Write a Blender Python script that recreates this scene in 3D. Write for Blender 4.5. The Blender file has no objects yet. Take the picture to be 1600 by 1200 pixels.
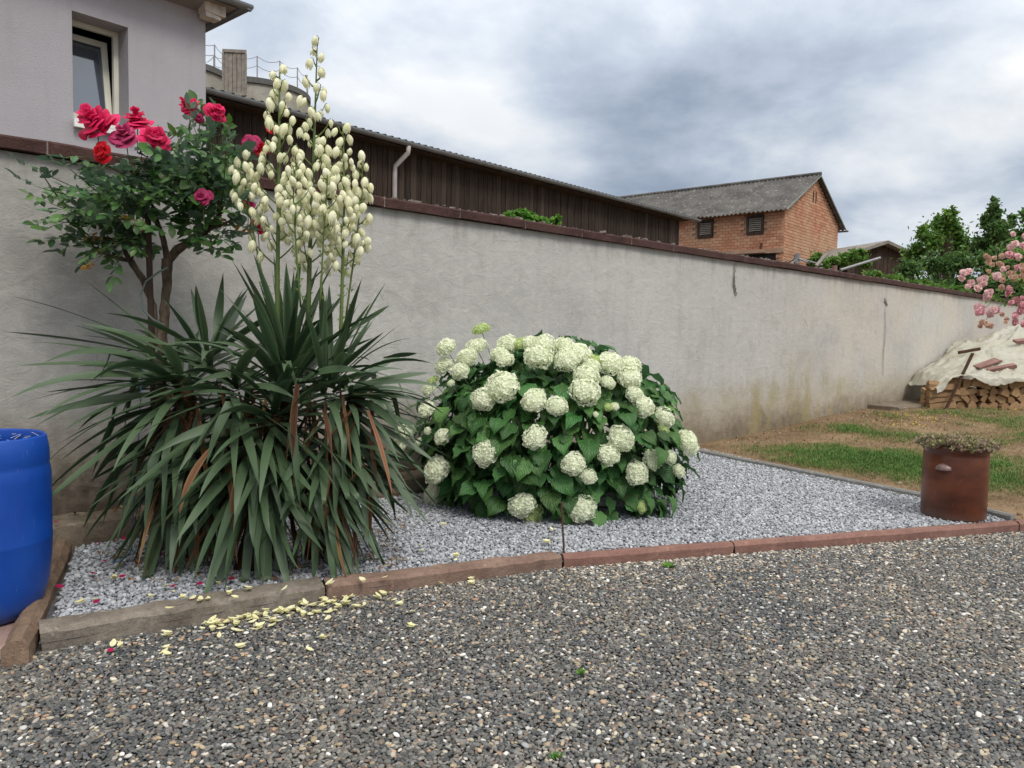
import bpy, bmesh, math, random
import numpy as np
from mathutils import Vector, Matrix, noise, Euler
random.seed(11); RNG = np.random.default_rng(7)
S = bpy.context.scene
R = math.radians; pi = math.pi
# ---------------------------------------------------------------- camera
EYE = Vector((0, 0, 1.4)); TILT = R(3.6); ROLL = R(1.15)
F_ = Vector((0, math.cos(TILT), -math.sin(TILT)))
r0 = Vector((1, 0, 0)); u0 = r0.cross(F_)
R_ = r0*math.cos(ROLL) + u0*math.sin(ROLL)
U_ = -r0*math.sin(ROLL) + u0*math.cos(ROLL)
cd = bpy.data.cameras.new('camera'); cam = bpy.data.objects.new('camera', cd)
S.collection.objects.link(cam); S.camera = cam
cd.sensor_width = 36; cd.lens = 27; cd.clip_end = 3000; cd.clip_start = 0.05
mw = Matrix((R_, U_, -F_)).transposed().to_4x4(); mw.translation = EYE
cam.matrix_world = mw
# ---------------------------------------------------------------- world and sun
SUN_EL, SUN_AZ = R(50), R(150)       # azimuth clockwise from +Y
W = bpy.data.worlds.new('World'); S.world = W; W.use_nodes = True
OX, OY = 7.3, 2.9
def build_world():
    nt = W.node_tree; N = nt.nodes; L = nt.links; N.clear()
    def n(t, **k):
        x = N.new(t)
        for a, b in k.items(): setattr(x, a, b)
        return x
    def math_(op, a, b=None, clamp=False):
        m = n('ShaderNodeMath', operation=op, use_clamp=clamp)
        for i, v in enumerate((a, b)):
            if v is None: continue
            if isinstance(v, (int, float)): m.inputs[i].default_value = v
            else: L.new(v, m.inputs[i])
        return m.outputs[0]
    out = n('ShaderNodeOutputWorld'); bg = n('ShaderNodeBackground'); bg.inputs[1].default_value = 0.1
    L.new(bg.outputs[0], out.inputs[0])
    sky = n('ShaderNodeTexSky', sky_type='NISHITA', sun_disc=False, sun_elevation=SUN_EL, sun_rotation=SUN_AZ)
    tc = n('ShaderNodeTexCoord'); sp = n('ShaderNodeSeparateXYZ'); L.new(tc.outputs['Generated'], sp.inputs[0])
    zc = math_('ADD', math_('MAXIMUM', sp.outputs[2], 0.0), 0.34)
    cx = math_('DIVIDE', sp.outputs[0], zc); cy = math_('DIVIDE', sp.outputs[1], zc)
    cb = n('ShaderNodeCombineXYZ'); L.new(cx, cb.inputs[0]); L.new(cy, cb.inputs[1])
    def nz(scale, det, off, rough=.55, dist=0.0):
        mp = n('ShaderNodeMapping'); mp.inputs['Location'].default_value = off; L.new(cb.outputs[0], mp.inputs[0])
        t = n('ShaderNodeTexNoise'); t.inputs['Scale'].default_value = scale; t.inputs['Detail'].default_value = det
        t.inputs['Roughness'].default_value = rough; t.inputs['Distortion'].default_value = dist
        L.new(mp.outputs[0], t.inputs['Vector']); return t.outputs['Fac']
    big = nz(1.0, 2, (OX, OY, 0), .5, .2); mid = nz(2.9, 9, (8.2, 4.6, 2), .56, .15)
    comb = math_('ADD', math_('MULTIPLY', big, .6), math_('MULTIPLY', mid, .4))
    cr = n('ShaderNodeValToRGB'); L.new(comb, cr.inputs[0])
    e = cr.color_ramp.elements
    e[0].position = .38; e[0].color = (2.1, 2.62, 3.45, 1)
    e[1].position = .46; e[1].color = (3.6, 4.15, 5.0, 1)
    for p, c in ((.52, (5.2, 5.65, 6.25, 1)), (.60, (7.4, 7.5, 7.6, 1))):
        x = cr.color_ramp.elements.new(p); x.color = c
    # an overcast sky is brighter overhead than at the horizon
    up = math_('ADD', math_('MULTIPLY', math_('MAXIMUM', math_('SUBTRACT', sp.outputs[2], .25), 0.0), 3.0), 1.0)
    vm = n('ShaderNodeVectorMath', operation='SCALE'); 
    nm = n('ShaderNodeMix', data_type='RGBA'); L.new(math_('MULTIPLY', math_('MAXIMUM', math_('SUBTRACT', sp.outputs[2], .25), 0.0), 1.6, True), nm.inputs[0]); L.new(cr.outputs[0], nm.inputs[6]); nm.inputs[7].default_value = (5.05, 4.95, 4.8, 1)
    L.new(nm.outputs[2], vm.inputs[0]); L.new(up, vm.inputs['Scale'])
    # thin gaps of blue between the clouds
    gap = nz(2.2, 5, (1.3, 9.1, 5), .5)
    mr = n('ShaderNodeMapRange'); mr.inputs[1].default_value = .30; mr.inputs[2].default_value = .5
    mr.inputs[3].default_value = .84; mr.inputs[4].default_value = .97; L.new(gap, mr.inputs[0])
    mx = n('ShaderNodeMix', data_type='RGBA'); L.new(mr.outputs[0], mx.inputs[0])
    L.new(sky.outputs[0], mx.inputs[6]); L.new(vm.outputs[0], mx.inputs[7]); L.new(mx.outputs[2], bg.inputs[0])
build_world()
sd = bpy.data.lights.new('sun', 'SUN'); sd.energy = 1.5; sd.angle = R(18); sd.color = (1, .95, .87)
sun = bpy.data.objects.new('sun', sd); S.collection.objects.link(sun)
sdir = Vector((math.sin(SUN_AZ)*math.cos(SUN_EL), math.cos(SUN_AZ)*math.cos(SUN_EL), math.sin(SUN_EL)))
sun.rotation_euler = sdir.to_track_quat('Z', 'Y').to_euler(); sun.location = sdir*50
S.view_settings.view_transform = 'Standard'; S.view_settings.look = 'None'
S.view_settings.exposure = 0.36; S.view_settings.gamma = 1; S.view_settings.use_curve_mapping = False
S.render.engine = 'CYCLES'

# ---------------------------------------------------------------- helpers
def ray(x, y): return F_ + R_*((x-800)/1200) - U_*((y-600)/1200)
def atY(x, y, Y): d = ray(x, y); return EYE + d*(Y/d.y)
def atz(x, y, z): d = ray(x, y); return EYE + d*((z-EYE.z)/d.z)
def onplane(x, y, p, n):
    d = ray(x, y); return EYE + d*((p-EYE).dot(n)/d.dot(n))
def px(p):
    q = Vector(p)-EYE; w = q.dot(F_); return 800+1200*q.dot(R_)/w, 600-1200*q.dot(U_)/w
COL = S.collection
class MB:
    def __init__(s): s.v = []; s.f = []; s.uv = {}; s.mi = []
    def add(s, vs, fs, uv=None, m=0):
        o = len(s.v); s.v += [tuple(v) for v in vs]; s.f += [tuple(i+o for i in f) for f in fs]
        s.mi += [m]*len(fs)
        if uv:
            for i, c in enumerate(uv): s.uv[o+i] = c
    def box(s, c, d, rot=None, m=0, jit=0):
        vs = []
        for x in (-.5, .5):
            for y in (-.5, .5):
                for z in (-.5, .5):
                    p = Vector((x*d[0], y*d[1], z*d[2]))
                    if jit: p += Vector((random.uniform(-jit, jit), random.uniform(-jit, jit), random.uniform(-jit, jit)))
                    if rot is not None: p = rot @ p
                    vs.append(p+Vector(c))
        s.add(vs, [(0,1,3,2),(4,6,7,5),(0,4,5,1),(2,3,7,6),(0,2,6,4),(1,5,7,3)], m=m)
    def tube(s, pts, rad, seg=6, cap=True, m=0):
        pts = [Vector(p) for p in pts]; n = len(pts)
        if not hasattr(rad, '__len__'): rad = [rad]*n
        vs = []; up = Vector((.13, .31, .94)).normalized()
        for i, p in enumerate(pts):
            t = (pts[min(i+1, n-1)]-pts[max(i-1, 0)])
            t = t.normalized() if t.length > 1e-9 else Vector((0, 0, 1))
            if abs(t.dot(up)) > .97: a = t.cross(Vector((1, 0, .1))).normalized()
            else: a = t.cross(up).normalized()
            b = t.cross(a)
            for k in range(seg):
                an = 2*pi*k/seg; vs.append(p+(a*math.cos(an)+b*math.sin(an))*rad[i])
        fs = [(i*seg+k, i*seg+(k+1) % seg, (i+1)*seg+(k+1) % seg, (i+1)*seg+k) for i in range(n-1) for k in range(seg)]
        if cap: fs += [tuple(range(seg))[::-1], tuple((n-1)*seg+k for k in range(seg))]
        s.add(vs, fs, m=m)
    def lathe(s, prof, c=(0, 0, 0), seg=32, m=0):
        c = Vector(c); vs = []
        for r, z in prof:
            for k in range(seg): a = 2*pi*k/seg; vs.append(c+Vector((r*math.cos(a), r*math.sin(a), z)))
        fs = [(i*seg+k, i*seg+(k+1) % seg, (i+1)*seg+(k+1) % seg, (i+1)*seg+k) for i in range(len(prof)-1) for k in range(seg)]
        s.add(vs, fs, m=m)
    def mesh(s, name, mats, smooth=False):
        me = bpy.data.meshes.new(name); me.from_pydata(s.v, [], s.f)
        if s.uv:
            ul = me.uv_layers.new(name='UVMap'); li = np.empty(len(me.loops), dtype=np.int32)
            me.loops.foreach_get('vertex_index', li)
            arr = np.zeros((len(s.v), 2), dtype=np.float32)
            for k, c in s.uv.items(): arr[k] = c
            ul.data.foreach_set('uv', arr[li].ravel())
        if not isinstance(mats, (list, tuple)): mats = [mats]
        for m in mats: me.materials.append(m)
        if len(mats) > 1: me.polygons.foreach_set('material_index', s.mi)
        if smooth: me.polygons.foreach_set('use_smooth', [True]*len(me.polygons))
        me.update(); return me
    def build(s, name, mats, parent=None, smooth=False, loc=None):
        return link(name, s.mesh(name, mats, smooth), parent, loc)
def link(name, me, parent=None, loc=None, rot=None, sc=None):
    o = bpy.data.objects.new(name, me); COL.objects.link(o)
    if parent is not None: o.parent = parent
    if loc is not None: o.location = loc
    if rot is not None: o.rotation_euler = rot
    if sc is not None: o.scale = (sc, sc, sc) if not hasattr(sc, '__len__') else sc
    return o
def tag(o, label=None, cat=None, group=None, kind=None):
    if label: o['label'] = label
    if cat: o['category'] = cat
    if group: o['group'] = group
    if kind: o['kind'] = kind
    return o
def empty(name, loc, label, cat, group=None, rz=0):
    o = bpy.data.objects.new(name, None); COL.objects.link(o); o.location = loc; o.rotation_euler = (0, 0, rz)
    o.empty_display_size = .1
    return tag(o, label, cat, group)
def to_local(mb, loc):
    l = Vector(loc); mb.v = [tuple(Vector(v)-l) for v in mb.v]; return mb
def nrm(v): return Vector(v).normalized()
def rnd(a, b): return random.uniform(a, b)

# ---------------------------------------------------------------- materials
class NT:
    def __init__(s, name):
        s.m = bpy.data.materials.new(name); s.m.use_nodes = True; s.t = s.m.node_tree
        s.N = s.t.nodes; s.L = s.t.links; s.b = s.N['Principled BSDF']; s.out = s.N['Material Output']
        s.b.inputs['Specular IOR Level'].default_value = .3
    def n(s, t, ins=None, **k):
        x = s.N.new(t)
        for a, b in k.items(): setattr(x, a, b)
        for a, v in (ins or {}).items(): s.set(x.inputs[a], v)
        return x
    def set(s, sock, v):
        if hasattr(v, 'is_output') or isinstance(v, bpy.types.NodeSocket): s.L.new(v, sock)
        else:
            if isinstance(v, tuple) and len(v) == 3 and sock.type == 'RGBA': v = v+(1,)
            sock.default_value = v
    def co(s, kind='Object'): return s.n('ShaderNodeTexCoord').outputs[kind]
    def mp(s, v, sc=(1, 1, 1), loc=(0, 0, 0), rot=(0, 0, 0)):
        return s.n('ShaderNodeMapping', {'Vector': v, 'Scale': sc, 'Location': loc, 'Rotation': rot}).outputs[0]
    def noise(s, v, sc, det=4, rough=.55, dist=0):
        return s.n('ShaderNodeTexNoise', {'Vector': v, 'Scale': sc, 'Detail': det, 'Roughness': rough, 'Distortion': dist}).outputs['Fac']
    def ramp(s, f, stops):
        x = s.n('ShaderNodeValToRGB'); s.L.new(f, x.inputs[0]); e = x.color_ramp.elements
        while len(e) < len(stops): e.new(.5)
        for i, (p, c) in enumerate(stops):
            e[i].position = p
            if not hasattr(c, '__len__'): c = (c, c, c)
            e[i].color = tuple(c)+(1,)
        return x.outputs[0]
    def mix(s, f, a, b, bt='MIX'):
        x = s.n('ShaderNodeMix', data_type='RGBA', blend_type=bt); s.set(x.inputs[0], f); s.set(x.inputs[6], a); s.set(x.inputs[7], b); return x.outputs[2]
    def math(s, op, a, b=0.0, clamp=False):
        x = s.n('ShaderNodeMath', operation=op, use_clamp=clamp); s.set(x.inputs[0], a); s.set(x.inputs[1], b); return x.outputs[0]
    def mr(s, v, a, b, c=0.0, d=1.0, smooth=False):
        x = s.n('ShaderNodeMapRange', {0: v, 1: a, 2: b, 3: c, 4: d})
        if smooth: x.interpolation_type = 'SMOOTHSTEP'
        return x.outputs[0]
    def hsv(s, c, v=1.0, sat=1.0, h=.5):
        return s.n('ShaderNodeHueSaturation', {'Hue': h, 'Saturation': sat, 'Value': v, 'Color': c}).outputs[0]
    def base(s, c, rough=.8, spec=None, metal=None):
        s.set(s.b.inputs['Base Color'], c); s.set(s.b.inputs['Roughness'], rough)
        if spec is not None: s.b.inputs['Specular IOR Level'].default_value = spec
        if metal is not None: s.b.inputs['Metallic'].default_value = metal
        return s
    def bump(s, h, st=.3, d=.01):
        x = s.n('ShaderNodeBump', {'Height': h, 'Strength': st, 'Distance': d}); s.L.new(x.outputs[0], s.b.inputs['Normal']); return s
    def translucent(s, col, f=.3):
        t = s.n('ShaderNodeBsdfTranslucent', {'Color': col}); mx = s.n('ShaderNodeMixShader', {0: f})
        s.L.new(s.b.outputs[0], mx.inputs[1]); s.L.new(t.outputs[0], mx.inputs[2]); s.L.new(mx.outputs[0], s.out.inputs[0]); return s
    def rand(s):
        a = s.n('ShaderNodeObjectInfo').outputs['Random']; b = s.n('ShaderNodeNewGeometry').outputs['Random Per Island']
        return s.math('FRACT', s.math('ADD', a, b))
def simple(name, c, rough=.8, var=.25, sc=6, bump=.2, bsc=60, bd=.004, spec=.3, metal=0, isl=.0):
    t = NT(name); v = t.co(); n = t.noise(v, sc, 5)
    col = t.mix(t.mr(n, .3, .7), tuple(x*(1-var) for x in c), tuple(min(1, x*(1+var)) for x in c))
    if isl: col = t.hsv(col, t.mr(t.rand(), 0, 1, 1-isl, 1+isl))
    t.base(col, rough, spec, metal)
    if bump: t.bump(t.noise(v, bsc, 4), bump, bd)
    return t.m

def m_wall():
    t = NT('weathered_render'); v = t.co()
    sx = t.n('ShaderNodeSeparateXYZ', {0: v}); u, z = sx.outputs[0], sx.outputs[2]
    big = t.noise(t.mp(v, (.5, 1, .8)), 1.1, 6, .6); fine = t.noise(v, 9, 8, .65); streak = t.noise(t.mp(v, (5, 1, .35)), 1.6, 5, .6)
    c = t.ramp(big, [(.28, (.37, .36, .345)), (.48, (.44, .43, .41)), (.70, (.49, .48, .455))])
    c = t.mix(t.mr(streak, .50, .72, 0, .2), c, (.26, .25, .235))
    c = t.mix(t.mr(fine, .50, .60, 0, .28), c, (.54, .52, .475)); md = t.noise(v, 3.3, 7, .7, .6); c = t.mix(t.mr(md, .54, .60, 0, .22), c, (.27, .26, .235)); c = t.mix(t.mr(t.noise(t.mp(v, (3, 1, 1)), 38, 3, .6), .62, .70, 0, .30), c, (.25, .24, .22))
    warm = t.math('MULTIPLY', t.mr(u, 8.5, 11.5), t.mr(t.noise(v, .9, 3), .4, .6, .15, .75))
    c = t.mix(t.math('MULTIPLY', warm, .45), c, (.58, .51, .40))
    # dirt plus shade painted into the render colour, darker towards the left end
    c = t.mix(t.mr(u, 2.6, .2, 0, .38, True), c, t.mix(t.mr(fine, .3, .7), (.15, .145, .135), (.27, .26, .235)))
    # rising damp and soil splash at the foot
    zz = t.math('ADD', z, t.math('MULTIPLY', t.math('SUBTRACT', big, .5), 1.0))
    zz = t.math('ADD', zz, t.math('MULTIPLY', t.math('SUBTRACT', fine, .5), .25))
    c = t.mix(t.mr(zz, .95, .35, 0, .55, True), c, (.36, .30, .20))
    c = t.mix(t.mr(zz, .55, .12, 0, .8, True), c, t.mix(t.mr(fine, .35, .65), (.10, .072, .048), (.17, .125, .08)))
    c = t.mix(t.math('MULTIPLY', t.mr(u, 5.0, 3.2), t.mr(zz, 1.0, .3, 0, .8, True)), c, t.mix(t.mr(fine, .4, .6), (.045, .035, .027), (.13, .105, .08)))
    c = t.mix(t.math('MULTIPLY', t.math('MULTIPLY', t.mr(u, 6.5, 8.5), t.mr(u, 13, 11)), t.math('MULTIPLY', t.mr(zz, 1.15, .6), t.mr(t.noise(t.mp(v, (1.2, 1, .5)), 2.2, 5), .42, .62, 0, .65))), c, (.30, .25, .12))
    # dark run-off below the coping
    tp = t.math('ADD', z, t.math('MULTIPLY', streak, .8))
    c = t.mix(t.mr(tp, 2.7, 3.0, 0, .45), c, (.14, .125, .10))
    # short scratches and trowel marks
    vo = t.n('ShaderNodeTexVoronoi', {'Vector': t.mp(v, (2.2, 1, .55), rot=(0, .15, 0)), 'Scale': 2.4, 'Randomness': 1}, feature='DISTANCE_TO_EDGE').outputs[0]
    scr = t.math('MULTIPLY', t.mr(vo, 0, .012, 1, 0), t.mr(t.noise(v, 2.2, 4), .55, .66))
    c = t.mix(t.math('MULTIPLY', scr, .5), c, (.13, .12, .11))
    t.base(c, .92, .15)
    t.bump(t.math('ADD', t.math('MULTIPLY', t.noise(t.mp(v, (1, 1, 1.6), rot=(0, .4, 0)), 6, 8, .65, .8), 1.3), t.math('MULTIPLY', t.noise(v, 80, 5), .35)), .32, .03)
    return t.m
def m_house():
    t = NT('pale_render'); v = t.co(); n = t.noise(v, 1.2, 5)
    c = t.mix(t.mr(n, .3, .7), (.35, .335, .36), (.40, .385, .41)); s = t.noise(t.mp(v, (4, 4, .4)), 2, 4)
    c = t.mix(t.mr(s, .5, .8, 0, .3), c, (.29, .28, .28)); c = t.mix(t.mr(t.noise(v, 60, 4, .7), .56, .66, 0, .25), c, (.28, .27, .28)); t.base(c, .9, .2); t.bump(t.noise(v, 55, 6, .7), .6, .012); return t.m
def m_boards():
    t = NT('dark_boards'); v = t.co(); r = t.rand()
    g = t.noise(t.mp(v, (30, 30, 1.1)), 2.2, 6, .6)
    c = t.ramp(g, [(.3, (.014, .010, .008)), (.55, (.040, .028, .021)), (.8, (.085, .062, .048))])
    c = t.mix(t.mr(r, .8, 1, 0, .4), c, (.075, .055, .045)); c = t.hsv(c, t.mr(r, 0, 1, .75, 1.25)); t.base(c, .85, .2)
    t.bump(g, .4, .01); return t.m
def m_brick():
    t = NT('hollow_brick'); r = t.rand(); v = t.co()
    c = t.ramp(r, [(0, (.35, .155, .09)), (.3, (.40, .19, .115)), (.7, (.45, .225, .14)), (1, (.49, .28, .18))])
    c = t.mix(t.mr(t.noise(v, .5, 4), .42, .62, 0, .5), c, (.46, .33, .22)); c = t.mix(t.mr(t.noise(v, 4, 5), .55, .8, 0, .35), c, (.2, .13, .1))
    t.base(c, .9, .2); return t.m
def m_fibre():
    t = NT('fibre_cement'); v = t.co(); n = t.noise(v, 1.4, 5); f = t.noise(v, 6, 5, .7)
    c = t.mix(t.mr(n, .35, .65), (.065, .062, .060), (.12, .115, .108)); c = t.mix(t.mr(f, .56, .68, 0, .75), c, (.30, .28, .25))
    c = t.mix(t.mr(t.noise(v, 12, 4), .6, .7, 0, .5), c, (.045, .045, .04)); t.base(c, .9, .2); return t.m
def m_stone(name, c1, c2, dirt, sc=5):
    t = NT(name); v = t.co(); n = t.noise(v, sc, 9, .72); f = t.noise(v, sc*7, 5, .7)
    c = t.mix(t.mr(n, .35, .65), c1, c2); c = t.mix(t.mr(f, .45, .75, 0, .5), c, dirt)
    c = t.mix(t.mr(t.noise(v, sc*3, 3), .62, .72, 0, .5), c, tuple(min(1, x*1.7) for x in c2))
    gr = t.noise(v, sc*22, 4, .7); c = t.mix(t.mr(gr, .55, .68, 0, .4), c, tuple(x*.45 for x in dirt)); t.base(c, .9, .2); t.bump(t.math('ADD', t.math('ADD', f, n), t.math('MULTIPLY', gr, .6)), .75, .010); return t.m
def m_inst(name, rough=.75, var=.3, sc=40, spec=.3, veins=False):
    t = NT(name); a = t.n('ShaderNodeAttribute', attribute_type='INSTANCER', attribute_name='col').outputs['Color']
    v = t.co(); n = t.noise(v, sc, 4, .6); c = t.hsv(a, t.mr(n, .3, .7, 1-var, 1+var)); t.base(c, rough, spec)
    t.bump(n, .25, .002); return t.m
def m_driveway():
    t = NT('driveway_fines'); v = t.co(); vo = t.n('ShaderNodeTexVoronoi', {'Vector': v, 'Scale': 75.0})
    h = t.n('ShaderNodeSeparateColor', {0: vo.outputs['Color']})
    c = t.ramp(h.outputs[0], [(0, (.04, .04, .038)), (.55, (.09, .086, .078)), (.85, (.13, .12, .10)), (.97, (.3, .28, .23))])
    c = t.hsv(c, t.mr(vo.outputs['Distance'], 0, .7, 1.15, .35)); t.base(c, .85, .2); t.bump(vo.outputs['Distance'], -.8, .01); return t.m
def m_soil():
    t = NT('dry_soil'); v = t.co(); n = t.noise(v, 1.6, 6, .6); f = t.noise(v, 22, 6, .7)
    c = t.mix(t.mr(n, .35, .65), (.15, .095, .055), (.27, .19, .115)); c = t.mix(t.mr(f, .45, .7, 0, .6), c, (.10, .07, .04))
    c = t.mix(t.mr(t.noise(v, 60, 3), .6, .7, 0, .6), c, (.34, .28, .20)); t.base(c, .95, .1); t.bump(f, .8, .02); return t.m
def m_leaf(name, c1, c2, tr=.2, rough=.5, spec=.4, back=None, vein=0.0, stripes=0.0, hue=.015, vr=.3):
    t = NT(name); r = t.rand(); v = t.co()
    c = t.mix(r, c1, c2); c = t.hsv(c, t.mr(t.math('FRACT', t.math('MULTIPLY', r, 7.31)), 0, 1, 1-vr, 1+vr), 1.0, t.mr(t.math('FRACT', t.math('MULTIPLY', r, 3.77)), 0, 1, .5-hue, .5+hue))
    if stripes:
        uv = t.co('UV'); st = t.noise(t.mp(uv, (9, .6, 1)), 2.0, 4, .7); c = t.hsv(c, t.mr(st, .3, .7, 1-stripes, 1+stripes))
        sy = t.n('ShaderNodeSeparateXYZ', {0: uv}); c = t.hsv(c, t.mr(t.math('ABSOLUTE', sy.outputs[0]), 0, .9, .72, 1.18)); c = t.mix(t.mr(t.math('ABSOLUTE', sy.outputs[0]), .84, .97, 0, .45), c, (.16, .20, .10)); c = t.hsv(c, t.mr(sy.outputs[1], 0, .35, .8, 1.0)); c = t.mix(t.mr(sy.outputs[1], .93, 1.0, 0, .9), c, (.16, .09, .04))
        bl = t.noise(v, 14, 4); c = t.mix(t.mr(bl, .66, .74, 0, .45), c, (.17, .14, .08)); t.bump(st, .3, .003)
    if vein:
        uv = t.co('UV'); sy = t.n('ShaderNodeSeparateXYZ', {0: uv})
        ax = t.math('ABSOLUTE', sy.outputs[0]); w = t.math('SINE', t.math('MULTIPLY', t.math('SUBTRACT', sy.outputs[1], t.math('MULTIPLY', ax, .55)), 42.0))
        c = t.hsv(c, t.mr(w, .2, 1, 1.0, 1-vein)); c = t.mix(t.mr(ax, .0, .06, .4, 0), c, tuple(min(1, x*1.8) for x in c2)); t.bump(w, .35, .003)
    if back:
        bf = t.n('ShaderNodeNewGeometry').outputs['Backfacing']; c = t.mix(bf, c, back)
    t.base(c, rough, spec); t.translucent(t.hsv(c, 1.6, 1.1), tr); return t.m
def m_petal(name, c1, c2, tr=.3, rough=.6, spec=.2, vr=.12):
    t = NT(name); r = t.rand(); v = t.co(); c = t.mix(r, c1, c2); c = t.hsv(c, t.mr(t.noise(v, 60, 3), .3, .7, 1-vr, 1+vr)); t.base(c, rough, spec)
    t.translucent(c, tr); return t.m
def m_drum():
    t = NT('blue_plastic'); v = t.co(); n = t.noise(v, 3, 5)
    c = t.mix(t.mr(n, .3, .7), (.002, .040, .27), (.004, .065, .36)); s = t.noise(t.mp(v, (8, 8, 1), rot=(.4, .2, 0)), 6, 5, .7)
    c = t.mix(t.mr(s, .60, .72, 0, .3), c, (.08, .16, .38)); sc_ = t.noise(t.mp(v, (30, 30, 3), rot=(.9, .5, 0)), 3, 6, .8); c = t.mix(t.mr(sc_, .64, .68, 0, .5), c, (.25, .34, .5)); z = t.n('ShaderNodeSeparateXYZ', {0: v}).outputs[2]
    c = t.mix(t.mr(z, .12, 0, 0, .35), c, (.12, .11, .10)); t.base(c, t.mr(n, .3, .7, .38, .55), .4); t.bump(t.noise(v, 30, 3), .06, .004); return t.m
def m_glaze():
    t = NT('brown_salt_glaze'); v = t.co(); n = t.noise(t.mp(v, (1, 1, 2.2)), 3.4, 6, .6); f = t.noise(v, 45, 4)
    c = t.ramp(n, [(.3, (.045, .014, .008)), (.5, (.10, .027, .012)), (.7, (.16, .045, .016))]); c = t.mix(t.mr(f, .62, .75, 0, .4), c, (.16, .10, .07))
    z = t.n('ShaderNodeSeparateXYZ', {0: v}).outputs[2]; c = t.mix(t.mr(t.math('ADD', z, t.math('MULTIPLY', n, .1)), .13, .05, 0, .5), c, (.16, .12, .10))
    t.base(c, .33, .5); t.bump(t.math('ADD', n, t.math('MULTIPLY', f, .3)), .12, .01); return t.m
def m_logs():
    t = NT('split_firewood'); v = t.co(); r = t.rand(); g = t.noise(t.mp(v, (25, 2, 25)), 1.5, 6)
    c = t.mix(r, (.24, .145, .075), (.40, .26, .14)); c = t.mix(t.mr(g, .4, .7, 0, .55), c, (.15, .085, .045)); t.base(c, .85, .2); t.bump(g, .4, .01); return t.m
def m_bark():
    t = NT('bark'); v = t.co(); n = t.noise(t.mp(v, (1, 1, .35)), 30, 6, .7)
    c = t.ramp(n, [(.3, (.035, .024, .017)), (.55, (.105, .078, .055)), (.8, (.19, .15, .11))]); t.base(c, .9, .2); t.bump(n, .8, .01); return t.m
def m_glass():
    t = NT('window_glass'); v = t.co(); t.base((.035, .05, .075), .06, .8); t.b.inputs['Metallic'].default_value = 0
    t.b.inputs['Coat Weight'].default_value = 1; t.b.inputs['Coat IOR'].default_value = 2.2; t.b.inputs['Coat Roughness'].default_value = .05
    t.bump(t.noise(v, 3, 2), .03, .01); return t.m
def m_tarp():
    t = NT('yellowish_plastic_sheet'); v = t.co(); n = t.noise(v, 2.5, 4); c = t.mix(t.mr(n, .3, .7), (.42, .40, .30), (.54, .525, .44))
    c = t.mix(t.mr(t.noise(v, 9, 5), .58, .72, 0, .35), c, (.36, .32, .24)); t.base(c, .24, .5); cr_ = t.noise(t.mp(v, (1, 1, 1), rot=(0, 0, .5)), 7, 6, .6, 1.2); t.bump(cr_, .35, .03)
    t.translucent(c, .25); return t.m
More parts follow.
